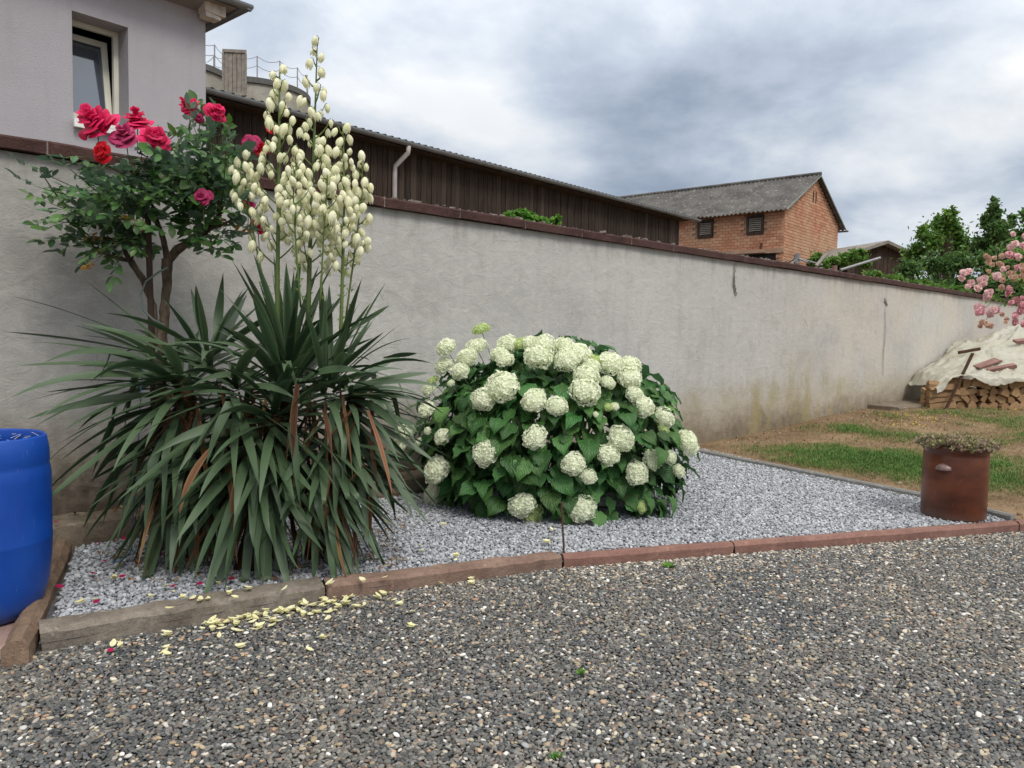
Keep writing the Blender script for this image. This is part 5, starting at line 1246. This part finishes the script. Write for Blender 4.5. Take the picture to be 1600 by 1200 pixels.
piece(near(1597, 510, 14.9), 14.75, -.1, .4, .18, .05, 'redtile', 'reddish tile at the top of the sheet by the right edge', 'roof_tile', 'tile')
pr = empty('steel_prop', (near(1478, 641, LY-.2), LY-.22, gz0), 'rusty steel bar leaning on the front of the firewood stack', 'steel bar')
m_ = MB(); a = atY(1477, 641, LY-.22); b = atY(1520, 552, LY-.05); d = b-a; m_.box((a+b)/2, (.045, .03, d.length), d.to_track_quat('Z', 'Y').to_matrix()); to_local(m_, pr.location); m_.build('bar', MAT['rust'], pr)
m_ = MB(); a = atY(1498, 551, LY-.02); b = atY(1531, 545, LY-.02); d = b-a; m_.box((a+b)/2, (.05, .05, d.length), d.to_track_quat('Z', 'Y').to_matrix()); to_local(m_, pr.location); m_.build('cross_bar', MAT['rust'], pr)

# ---------------------------------------------------------------- trees, shrubs and things beyond the wall
def leaf_cloud(blobs, n, size, loc, elong=1.6, shell=.35):
    vols = np.array([b[1][0]*b[1][1]*b[1][2] for b in blobs])**.8; pr_ = vols/vols.sum(); ch = RNG.choice(len(blobs), n, p=pr_)
    c = np.array([list(b[0]) for b in blobs])[ch]; r = np.array([list(b[1]) for b in blobs])[ch]
    d = RNG.normal(size=(n, 3)); d /= np.linalg.norm(d, axis=1)[:, None]; rad = np.abs(RNG.normal(0, .72, n))+.15; P = c+d*r*rad[:, None]-np.array(loc)
    a = RNG.normal(size=(n, 3)); a /= np.linalg.norm(a, axis=1)[:, None]; b = np.cross(a, RNG.normal(size=(n, 3))); b /= np.linalg.norm(b, axis=1)[:, None]
    s = size*RNG.uniform(.6, 1.25, n)[:, None]; a = a*s*elong/2; b = b*s/2; V = np.empty((n, 4, 3)); V[:, 0] = P-a; V[:, 1] = P+b-a*.1; V[:, 2] = P+a; V[:, 3] = P-b-a*.1
    return V.reshape(-1, 3), np.arange(n*4).reshape(-1, 4)
def cloud_obj(name, blobs, n, size, parent, mat, **k):
    V, Fq = leaf_cloud(blobs, n, size, parent.location, **k); me = bpy.data.meshes.new(name); me.from_pydata(V.tolist(), [], Fq.tolist()); me.materials.append(MAT[mat]); return link(name, me, parent)
def tree(name, base, blobs, n, size, mat, label, cat, group=None, limbs=True):
    t = empty(name, base, label, cat, group); base = Vector(base)
    m_ = MB(); topc = max((Vector(b[0]) for b in blobs), key=lambda v: v.z); cz = sum(b[0][2] for b in blobs)/len(blobs)
    fork = base+Vector((0, 0, (cz-base.z)*.55)); m_.tube([base, base.lerp(fork, .5)+Vector((.05, 0, 0)), fork, fork.lerp(topc, .25), fork.lerp(topc, .5)], [.12, .10, .08, .03, .01], 8)
    for b in blobs: e = Vector(b[0]); m_.tube(bez(fork, fork.lerp(e, .3)+Vector((0, 0, .1)), fork.lerp(e, .75), 6), [.05, .03, .022, .018, .014, .01, .006], 5, False)
    to_local(m_, base); m_.build('trunk', MAT['bark'], t, smooth=True); cloud_obj('crown', blobs, n, size, t, mat); return t
def blobs_px(lst, Y, dz=1.0):
    out_ = []
    for (x, y, rx, ry) in lst:
        yy = Y+rnd(-.5, .5); c = atY(x, y, yy); k = yy/1200; out_.append((c, (rx*k, max(rx, ry)*k*.8, ry*k)))
    return out_
def many(lst, per=5, sp=.62, sh=.42):   # break each lobe into small uneven clumps
    out_ = []
    for (c, r) in lst:
        for i in range(int(per*1.7)):
            v = Vector((random.gauss(0, 1), random.gauss(0, 1), random.gauss(0, 1))).normalized()*rnd(.4, 1.15); f = rnd(sh*.5, sh*.95); out_.append((Vector(c)+Vector((v.x*r[0]*sp, v.y*r[1]*sp, v.z*r[2]*sp*1.25)), (r[0]*f, r[1]*f, r[2]*f)))
        out_.append((c, (r[0]*.6, r[1]*.6, r[2]*.6)))
    return out_
gb = lambda x, Y: Vector((atY(x, 500, Y).x, Y, 0))
tree('tree', gb(1478, 25), many(blobs_px([(1478, 365, 34, 34), (1450, 375, 30, 28), (1430, 395, 26, 24), (1500, 380, 32, 30), (1484, 338, 16, 16), (1466, 345, 10, 12), (1440, 362, 12, 12)], 25), 9), 6200, .085, 'treeleaf', 'loose light green tree rising beyond the wall right of the small hut', 'tree')
tree('tree', gb(1553, 24), many(blobs_px([(1553, 360, 26, 30), (1552, 330, 13, 18), (1540, 345, 15, 12), (1570, 375, 28, 26), (1533, 385, 22, 24), (1553, 314, 7, 9)], 24), 9), 5600, .08, 'treeleaf2', 'tallest tree beyond the wall, with a narrow pointed top', 'tree')
tree('tree', gb(1602, 24.5), many(blobs_px([(1600, 370, 26, 30), (1583, 345, 9, 14), (1602, 335, 12, 14), (1640, 370, 30, 36)], 24.5), 9), 4000, .08, 'treeleaf2', 'dark tree beyond the wall at the right edge behind the pink rose', 'tree')
tree('shrub', gb(1520, 21.5), many(blobs_px([(1420, 422, 26, 22), (1460, 415, 30, 26), (1500, 412, 32, 28), (1545, 412, 34, 30), (1590, 415, 32, 34), (1400, 440, 22, 14), (1445, 442, 30, 14), (1500, 445, 40, 16), (1560, 445, 40, 18), (1620, 440, 40, 24), (1515, 462, 34, 14), (1585, 464, 44, 16)], 21.5), 7), 11000, .08, 'treeleaf2', 'dense dark hedge-like shrub just beyond the wall on the right', 'shrub')
tree('shrub', gb(1430, 17.5), many(blobs_px([(1400, 436, 18, 9), (1435, 445, 24, 9), (1470, 452, 22, 9), (1365, 430, 16, 7), (1500, 456, 22, 8)], 17.5), 7), 4500, .075, 'treeleaf', 'low green creeper spilling over the wall top below the trees', 'shrub')
tree('shrub', gb(1325, 22), many(blobs_px([(1320, 405, 20, 12), (1338, 400, 16, 11), (1300, 410, 16, 9), (1350, 412, 14, 8)], 22), 6), 3000, .08, 'treeleaf', 'light green shrub in front of the small wooden hut', 'shrub')
tree('shrub', gb(1278, 21), many(blobs_px([(1275, 405, 12, 11), (1284, 412, 14, 8)], 21), 5), 1300, .08, 'treeleaf', 'small shrub beside the right corner of the brick barn', 'shrub')
sv = wpos(0, -.9); 
tree('shrub', Vector((atY(830, 400, 8.7).x, 8.7, 0)), many(blobs_px([(800, 338, 16, 9), (825, 339, 16, 9), (812, 333, 14, 6), (845, 346, 14, 8), (866, 348, 11, 7), (872, 341, 6, 5), (830, 352, 26, 8), (790, 340, 8, 7)], 8.7), 6), 5200, .034, 'brightleaf', 'bright green shrub tip peeping over the wall before the dark shed', 'shrub')
# small wooden hut
ha_ = atY(1378, 377, 30); hut = empty('wooden_hut', (ha_.x, 30, 0), 'small dark gabled wooden hut beyond the wall left of the trees', 'hut'); hut.rotation_euler = (0, 0, R(14)); az_ = ha_.z
x = -1.5
while x < 1.5:
    tz = az_-.16-abs(x+.09)*.33; m_ = MB(); m_.box((x+.09, rnd(-.01, .01), tz/2), (.17, .03, tz)); m_.build('plank', MAT['darkwood'] if random.random() < .6 else MAT['boards'], hut); x += .18
for sg in (-1, 1):
    m_ = MB(); a = Vector((0, 0, az_)); b = Vector((sg*2.1, 0, az_-.70)); vs = [(p.x, y, p.z+dz) for y in (-.35, 4) for p in (a, b) for dz in (-.12, 0)]; m_.add(vs, [(0, 1, 3, 2), (4, 6, 7, 5), (1, 5, 7, 3), (0, 2, 6, 4), (2, 3, 7, 6), (0, 4, 5, 1)]); m_.build('roof_side', MAT['greywood'], hut)
m_ = MB(); m_.box((0, 2, (az_-.75)/2), (2.9, 3.9, az_-.8)); m_.build('body', MAT['dark'], hut)
# white sloping pipe and other odds and ends beyond the wall
def bar(name, pts, r_, mat, label, cat, seg=6):
    P = [atY(*p) for p in pts]; loc = Vector(P[0]); m_ = MB(); m_.tube(P, r_, seg); to_local(m_, loc); o = m_.build(name, MAT[mat], loc=loc); return tag(o, label, cat)
bar('drain_pipe', [(1313, 422, 18), (1375, 403, 18.6)], .032, 'steel', 'pale metal pipe sloping up over the wall in front of the hut', 'pipe', 8)
dr = empty('clothes_dryer', gb(1245, 20), 'grey pole with slanting arms showing above the wall by the barn', 'clothes dryer')
def dpart(name, P, r_, mat): m_ = MB(); m_.tube([atY(*p) for p in P], r_, 6); to_local(m_, dr.location); m_.build(name, MAT[mat], dr)
dpart('pole', [(1245, 520, 20), (1245, 397, 20)], .07, 'steel')
for e in ((1228, 412), (1262, 410), (1285, 414), (1236, 414)): dpart('arm', [(1245, 403, 20), (e[0], e[1], 20+rnd(-.5, .5))], .022, 'steel')
bar('chimney_pot', [(1304, 440, 17), (1304, 415, 17)], .055, 'redtile', 'small reddish post end showing over the wall top', 'post', 8)
bar('timber', [(1275, 416, 19), (1292, 397, 19.3)], .05, 'greywood', 'grey slanting timber beside the barn corner above the wall', 'timber', 4)

# ---------------------------------------------------------------- gravel
def hexgrid(x0, x1, y0, y1, s, jit):
    xs = np.arange(x0, x1, s); ys = np.arange(y0, y1, s*.866); X, Y = np.meshgrid(xs, ys); X = X+(np.arange(len(ys)) % 2)[:, None]*s/2
    X = X.ravel()+RNG.uniform(-jit, jit, X.size)*s; Y = Y.ravel()+RNG.uniform(-jit, jit, Y.size)*s; return X, Y
pal = np.array([(.105, .106, .103), (.070, .072, .072), (.135, .134, .128), (.088, .086, .080), (.17, .165, .15), (.046, .048, .050), (.165, .14, .115), (.21, .20, .18), (.13, .10, .082)])
pw = np.array([.17, .17, .13, .12, .09, .10, .09, .07, .06]); pw = pw/pw.sum()
lpal = np.array([(.42, .38, .30), (.52, .48, .41), (.34, .27, .18), (.28, .26, .23), (.60, .58, .54), (.36, .24, .16), (.40, .33, .22), (.32, .33, .33)])
peb = [rock(i, 2, (1, rnd(.62, .9), rnd(.38, .6)), 0, MAT['pebble'], 'pebble') for i in range(7)]
X, Y = hexgrid(-4.2, 6.8, 1.5, 7.2, .0140, .48)
ky = kerb_y(X); keep = (Y < ky-.004) & (np.abs(X) < Y*.72+.9)
left = X < K[0].x; keep &= ~(left & (Y > K[0].y-.02-(K[0].x-X)*.25)); X, Y = X[keep], Y[keep]; n = len(X)
big = RNG.random(n); nearb = np.exp(-(kerb_y(X)-Y)/.16); sz = RNG.uniform(.0125, .0245, n)*(1+.25*(big > .93)); light = RNG.random(n) < (.11+.34*nearb*(X > .3)+.10*nearb)
cols = np.ones((n, 4)); cols[:, :3] = pal[RNG.choice(len(pal), n, p=pw)]*RNG.uniform(.75, 1.25, n)[:, None]; lf = np.array([noise.noise(Vector((a_*1.1, b_*1.6, 2)))+.6*noise.noise(Vector((a_*4, b_*5, 7))) for a_, b_ in zip(X, Y)]); cols[:, :3] *= (1+.2*lf[:, None])*(1+np.array([.05, .0, -.06])*np.clip(lf, -1, 1)[:, None]*1.2); cols[light, :3] = lpal[RNG.choice(len(lpal), light.sum())]*RNG.uniform(.75, 1.15, light.sum())[:, None]
pts = np.stack([X, Y, RNG.uniform(0, .007, n)], 1); rots = np.stack([RNG.normal(0, .28, n), RNG.normal(0, .28, n), RNG.uniform(0, 6.28, n)], 1); scs = np.repeat(sz[:, None], 3, 1)*RNG.uniform(.85, 1.15, (n, 3))
# larger pale pebbles lying on top
nb_ = 1500; bx = RNG.uniform(-3.5, 5.5, nb_); by = RNG.uniform(1.7, 5.6, nb_); k = (by < kerb_y(bx)-.03) & ~((bx < K[0].x) & (by > 3.0)); bx, by = bx[k], by[k]; nb_ = len(bx)
bc = np.ones((nb_, 4)); bc[:, :3] = lpal[RNG.choice(len(lpal), nb_)]*RNG.uniform(.7, 1.15, nb_)[:, None]; bs = RNG.uniform(.018, .032, nb_)
pts = np.concatenate([pts, np.stack([bx, by, RNG.uniform(.008, .012, nb_)], 1)]); rots = np.concatenate([rots, np.stack([RNG.normal(0, .15, nb_), RNG.normal(0, .15, nb_), RNG.uniform(0, 6.28, nb_)], 1)])
scs = np.concatenate([scs, np.repeat(bs[:, None], 3, 1)*np.array([1.05, .95, .85])]); cols = np.concatenate([cols, bc]); N_p = len(pts)
scatter('driveway_pebbles', pts, rots, scs, RNG.integers(0, len(peb), N_p), cols, peb, 'dark river pebbles with pale ones among them covering the driveway', 'gravel')
# crushed grey stone in the bed
chips = [rock(30+i, 2, (1, rnd(.7, .95), rnd(.5, .75)), 16, MAT['chip'], 'chip') for i in range(9)]
polyb = [(p[0], p[1]) for p in bed_poly]; P = []; 
for lay, (s, z) in enumerate(((.0235, .0), (.026, .010))):
    X, Y = hexgrid(-3.2, 4.2, 3.1, 10, s, .42); kp = inpoly(X, Y, polyb)
    for i in range(5):
        kk = K[i+1]-K[i]; L = kk.length; d2 = np.array([kk.x/L, kk.y/L]); dist = -(X-K[i].x)*d2[1]+(Y-K[i].y)*d2[0]; al = (X-K[i].x)*d2[0]+(Y-K[i].y)*d2[1]; wd_ = (.165, .135, .10, .10, .10)[i]; kp &= ~((al > -.02) & (al < L+.02) & (dist < wd_))
    dl = LK[1]-LK[0]; dd = ((X-LK[0].x)*dl.y-(Y-LK[0].y)*dl.x)/math.hypot(dl.x, dl.y); kp &= ~((dd < .06) & (Y < LK[1].y+.1))
    wd2 = (X-W0.x)*nW.x+(Y-W0.y)*nW.y; uu = (X-W0.x)*dW.x+(Y-W0.y)*dW.y; kp &= ~((wd2 < .27) & (uu < 3.6)); kp &= wd2 > .02
    X, Y = X[kp], Y[kp]; P.append(np.stack([X, Y, np.full(len(X), BEDZ+.002+z)+RNG.uniform(-.003, .008, len(X))], 1))
pts = np.concatenate(P); n = len(pts); sz = RNG.uniform(.021, .038, n); g = RNG.uniform(.25, .45, n)*(1+.14*RNG.normal(size=n)); cols = np.ones((n, 4)); g *= 1.04; cols[:, 0] = g*.95; cols[:, 1] = g*.985; cols[:, 2] = g*1.05
dk = RNG.random(n) < .06; cols[dk, :3] *= .5
scatter('grey_gravel', pts, RNG.uniform(0, 6.28, (n, 3))*np.array([.12, .12, 1]), np.repeat(sz[:, None], 3, 1)*RNG.uniform(.8, 1.15, (n, 3)), RNG.integers(0, len(chips), n), cols, chips, 'pale grey crushed stone filling the planting bed', 'gravel')

# ---------------------------------------------------------------- grass, weeds, soil litter
def tuft(seed, nb=7, h=.06, sp=.018):
    rr = random.Random(seed); m_ = MB()
    for i in range(nb):
        a = rr.uniform(0, 6.28); L = h*rr.uniform(.5, 1.25); o = Vector((rr.uniform(-sp, sp), rr.uniform(-sp, sp), -.004)); d = Vector((math.cos(a), math.sin(a), 0)); lean = rr.uniform(.2, 1.0); s = Vector((-d.y, d.x, 0))*rr.uniform(.0012, .0025)
        p1 = o+d*L*.25*lean+Vector((0, 0, L*.55)); p2 = o+d*L*.75*lean+Vector((0, 0, L*(1-.3*lean))); m_.add([o-s, o+s, p1+s*.9, p1-s*.9, p2], [(0, 1, 2, 3), (3, 2, 4)])
    return m_.mesh('tuft', MAT['grass'])
tufts = [tuft(i) for i in range(6)]
lawnpoly = [(K[4].x+.1, K[4].y+.1), (K[6].x, K[6].y), tuple(wpos(23)[:2]), (E[0].x+.1, wall_at_x(E[0].x+.1)), (E[1].x+.06, E[1].y+.05)]
X, Y = hexgrid(2, 13, 5.5, 16.5, .030, .5); kp = inpoly(X, Y, lawnpoly) & (np.abs(X) < Y*.80); X, Y = X[kp], Y[kp]
def nz_arr(X, Y, s, o): return np.array([noise.noise(Vector((x*s, y*s, o))) for x, y in zip(X, Y)])
f = nz_arr(X, Y, .75, 3)*.9+nz_arr(X, Y, 2.6, 8)*.45; wd2 = (X-W0.x)*nW.x+(Y-W0.y)*nW.y; ed = (X-E[0].x)*.851+(Y-E[0].y)*.525
tx_, ty_ = atz(1345, 715, .18).x, atz(1345, 715, .18).y; f += .75*np.exp(-(((X-tx_)/1.7)**2+((Y-ty_)/1.2)**2))+.0; f -= .9*np.exp(-wd2/.45); f -= .75*np.exp(-np.maximum(ed, 0)/.22)
keep = RNG.random(len(X)) < np.clip((f+.30)*1.5+.25*RNG.normal(size=len(X)), .06, 1); X, Y, f = X[keep], Y[keep], f[keep]; n = len(X); Z = np.array([lawn_z((x, y)) for x, y in zip(X, Y)])+.012
cols = np.ones((n, 4)); green = np.clip((f+.08)*1.7+RNG.normal(0, .38, n), 0, 1)[:, None]; cols[:, :3] = green*np.array([.095, .19, .04])+(1-green)*np.array([.30, .235, .12]); cols[:, :3] *= RNG.uniform(.7, 1.3, n)[:, None]
scl = np.repeat((RNG.uniform(.6, 1.15, n)*(.65+.5*green[:, 0]))[:, None], 3, 1)
scatter('lawn_grass', np.stack([X, Y, Z], 1), np.stack([RNG.normal(0, .15, n), RNG.normal(0, .15, n), RNG.uniform(0, 6.28, n)], 1), scl, RNG.integers(0, 6, n), cols, tufts, 'patchy green and straw coloured lawn grass', 'grass')
# clods and small stones on the bare soil
n = 26000; X = RNG.uniform(2, 11, n); Y = RNG.uniform(5.8, 16, n); kp = inpoly(X, Y, lawnpoly); X, Y = X[kp], Y[kp]; n = len(X); Z = np.array([lawn_z((x, y)) for x, y in zip(X, Y)])+.006
sp_c = np.array([(.20, .14, .09), (.30, .23, .15), (.14, .09, .055), (.40, .36, .30), (.22, .13, .07)]); cols = np.ones((n, 4)); cols[:, :3] = sp_c[RNG.integers(0, 5, n)]
scatter('soil_crumbs', np.stack([X, Y, Z], 1), RNG.uniform(0, 6.28, (n, 3)), np.repeat((.006+.045*RNG.random(n)**3)[:, None]*RNG.uniform(.5, 1, n)[:, None], 3, 1), RNG.integers(0, len(chips), n), cols, [rock(60+i, 2, (1, .8, .6), 12, MAT['crumb'], 'crumb') for i in range(5)], 'soil crumbs and small stones on the bare ground', 'soil')
m_ = MB()
for i in range(150):
    p = atz(random.gauss(1590, 26) if i % 3 else random.gauss(1435, 30), random.gauss(634, 7) if i % 3 else rnd(650, 668), .24); p.z = lawn_z(p)+rnd(.03, .055)
    if p.y > LY-.15 or p.y < 7: continue
    rr_ = rnd(.010, .018); m_.add([p+Vector((math.cos(a)*rr_, math.sin(a)*rr_, .004*(a % 2))) for a in [k*pi/3 for k in range(6)]], [(0, 1, 2, 3, 4, 5)]); m_.tube([p, p-Vector((0, 0, .06))], .001, 3, False)
tag(m_.build('yellow_weeds', MAT['yellow']), 'tiny yellow weed flowers in the grass before the firewood', 'flowers', kind='stuff')
def weed(x, y, n, size, label):
    p = atz(x, y, 0); t = empty('weed', p, label, 'weed'); m_ = MB()
    for i in range(n):
        a = rnd(0, 6.28); L = size*rnd(.5, 1.1); d = Vector((math.cos(a), math.sin(a), rnd(.3, 1.2))).normalized(); s = Vector((-math.sin(a), math.cos(a), 0))*L*.22; o = Vector((rnd(-.01, .01), rnd(-.01, .01), .004)); m_.add([o, o+d*L*.55+s, o+d*L, o+d*L*.55-s], [(0, 1, 2, 3)])
    m_.build('leaves', MAT['brightleaf'], t)
weed(1044, 888, 22, .055, 'small green weed in the pebbles by the kerb right of the rod'); weed(905, 1056, 14, .035, 'tiny green weed in the pebbles mid foreground'); weed(868, 1187, 14, .03, 'tiny green weed at the bottom edge of the driveway')
# dry leaf litter below the yucca and along the plinth
scr = []
def scrap_mesh(seed):
    rr = random.Random(seed); m_ = MB(); m_.add([(-.5, -.2, 0), (0, -.3, .1), (.5, -.05, .02), (.25, .25, .15), (-.3, .2, .05)], [(0, 1, 3, 4), (1, 2, 3)]); return m_.mesh('scrap', MAT['crumb'])
n = 900; U_s = RNG.uniform(150, 640, n); V_s = RNG.normal(845, 30, n); pts = []
for x, y in zip(U_s, V_s):
    p = atz(float(x), float(min(max(y, 800), 905)), BEDZ+.03)
    if wdist(p) > .3 and p.y > kerb_y(p.x)+.2: pts.append((p.x, p.y, p.z))
for i in range(160):
    u_, d_ = rnd(-.1, 3.3), rnd(.03, .22); p = wpos(u_, d_, .225); pts.append(tuple(p))
pts = np.array(pts); n = len(pts); lc = np.array([(.16, .07, .03), (.24, .15, .07), (.10, .05, .03), (.30, .22, .10)]); cols = np.ones((n, 4)); cols[:, :3] = lc[RNG.integers(0, 4, n)]
scatter('leaf_litter', pts, np.stack([RNG.normal(0, .3, n), RNG.normal(0, .3, n), RNG.uniform(0, 6.28, n)], 1), np.stack([RNG.uniform(.02, .06, n), RNG.uniform(.012, .03, n), RNG.uniform(.02, .04, n)], 1), RNG.integers(0, 2, n), cols, [scrap_mesh(0), scrap_mesh(1)], 'brown dry leaf litter under the yucca', 'litter')

# ---------------------------------------------------------------- fallen petals
def petal_mesh(seed, mat, L, w, nm, curl=.4, folds=1):
    rr = random.Random(seed); m_ = MB()
    for fo in range(folds):
        a = rr.uniform(-.9, .9) if fo else 0; vs = []
        for i in range(5):
            s = i/4; ww = w*.5*math.sin(pi*(.12+.80*s))
            for t in (-1, 0, 1): v = Vector((L*(s-.4), t*ww, .003+curl*L*(.35*(s-.4)**2+abs(t)*ww*6*rr.uniform(.5, 1)))); vs.append(Matrix.Rotation(a, 3, 'Z') @ v)
        m_.add([Vector(v)+Vector((0, 0, fo*.006)) for v in vs], [(i*3+k, i*3+k+1, (i+1)*3+k+1, (i+1)*3+k) for i in range(4) for k in range(2)])
    return m_.mesh(nm, MAT[mat], True)
yp = [petal_mesh(i, 'petal_y', .044, .022, 'yucca_petal', 1.1, 1+(i % 3)) for i in range(7)]; mp_ = [petal_mesh(20+i, 'petal_m', .034, .030, 'rose_petal', .35, 1) for i in range(4)]
def drop(lib, nm, x, y, z, label, cat, group, sc=1.0):
    p = atz(x, y, z); o = bpy.data.objects.new(nm, random.choice(lib)); COL.objects.link(o); o.location = p; o.rotation_euler = (rnd(-.3, .3), rnd(-.3, .3), rnd(0, 6.28)); s = sc*rnd(.8, 1.2); o.scale = (s, s, s); tag(o, label, cat, group)
for i in range(96):   # drift along the grey kerb stone
    t = random.random(); x = 300+260*random.random()**.8; y = 987-(x-300)*.19+abs(random.gauss(0, 1))*15-12
    pk = atz(x, y, .014)
    if pk.y > kerb_y(pk.x)-.03: continue
    lft = x < 430
    drop(yp, 'yucca_petal', x, y, .014, 'pale yellow petal in the thick drift before the %s half of the grey kerb stone' % ('left' if lft else 'right'), 'petal', 'yellow petals in the drift, %s half' % ('left' if lft else 'right'))
for (x, y) in ((183, 1004), (188, 1010), (176, 1008), (260, 1012), (255, 1020), (262, 993), (375, 1011), (345, 983), (485, 1016), (503, 998), (640, 980), (645, 957), (600, 928), (570, 945), (540, 945), (685, 908), (690, 914), (735, 905), (738, 912), (615, 938), (505, 938), (470, 945), (262, 1022), (625, 945), (590, 935)):
    zn = 'left of the drift' if x < 300 else ('right of the drift, before the reddish kerb' if x > 515 else 'below the drift, out on the driveway')
    drop(yp, 'yucca_petal', x, y, .014, 'stray pale yellow petal on the pebbles %s' % zn, 'petal', 'stray yellow petals '+zn)
for (x, y) in ((264, 951), (313, 938), (325, 936), (358, 928), (368, 934), (388, 920), (355, 919), (444, 921), (515, 913), (568, 908), (603, 902), (386, 922), (302, 934)):
    drop(yp, 'yucca_petal', x, y, .108 if x < 505 else .095, 'pale yellow fallen petal lying on top of the kerb stones', 'petal', 'yellow petals on the kerb')
for (x, y) in ((128, 941), (225, 894), (235, 933), (285, 934), (258, 918), (660, 862), (656, 852), (605, 818), (693, 820), (712, 875), (855, 848), (862, 828), (712, 870), (340, 915), (270, 925), (150, 938), (178, 905)):
    drop(yp, 'yucca_petal', x, y, .09, 'pale yellow fallen petal lying on the grey gravel', 'petal', 'yellow petals on the grey gravel')
for (x, y) in ((87, 938), (94, 917), (144, 902), (145, 896), (150, 941), (164, 877), (188, 878), (190, 901), (153, 848), (181, 845), (193, 842), (257, 868), (271, 918), (86, 811), (250, 867), (323, 880), (270, 916), (312, 913), (361, 905), (600, 849), (205, 850), (88, 816), (433, 876), (303, 940), (215, 880)):
    on_pl = y < 830
    drop(mp_, 'rose_petal', x, y, .225 if on_pl else .09, 'crimson fallen rose petal lying on the plinth behind the drum' if on_pl else 'crimson fallen rose petal lying on the grey gravel', 'petal', 'rose petals on the plinth' if on_pl else 'rose petals on the grey gravel')
drop(mp_, 'rose_petal', 172, 1017, .016, 'crimson rose petal alone on the driveway pebbles in front of the grey kerb', 'petal', None)
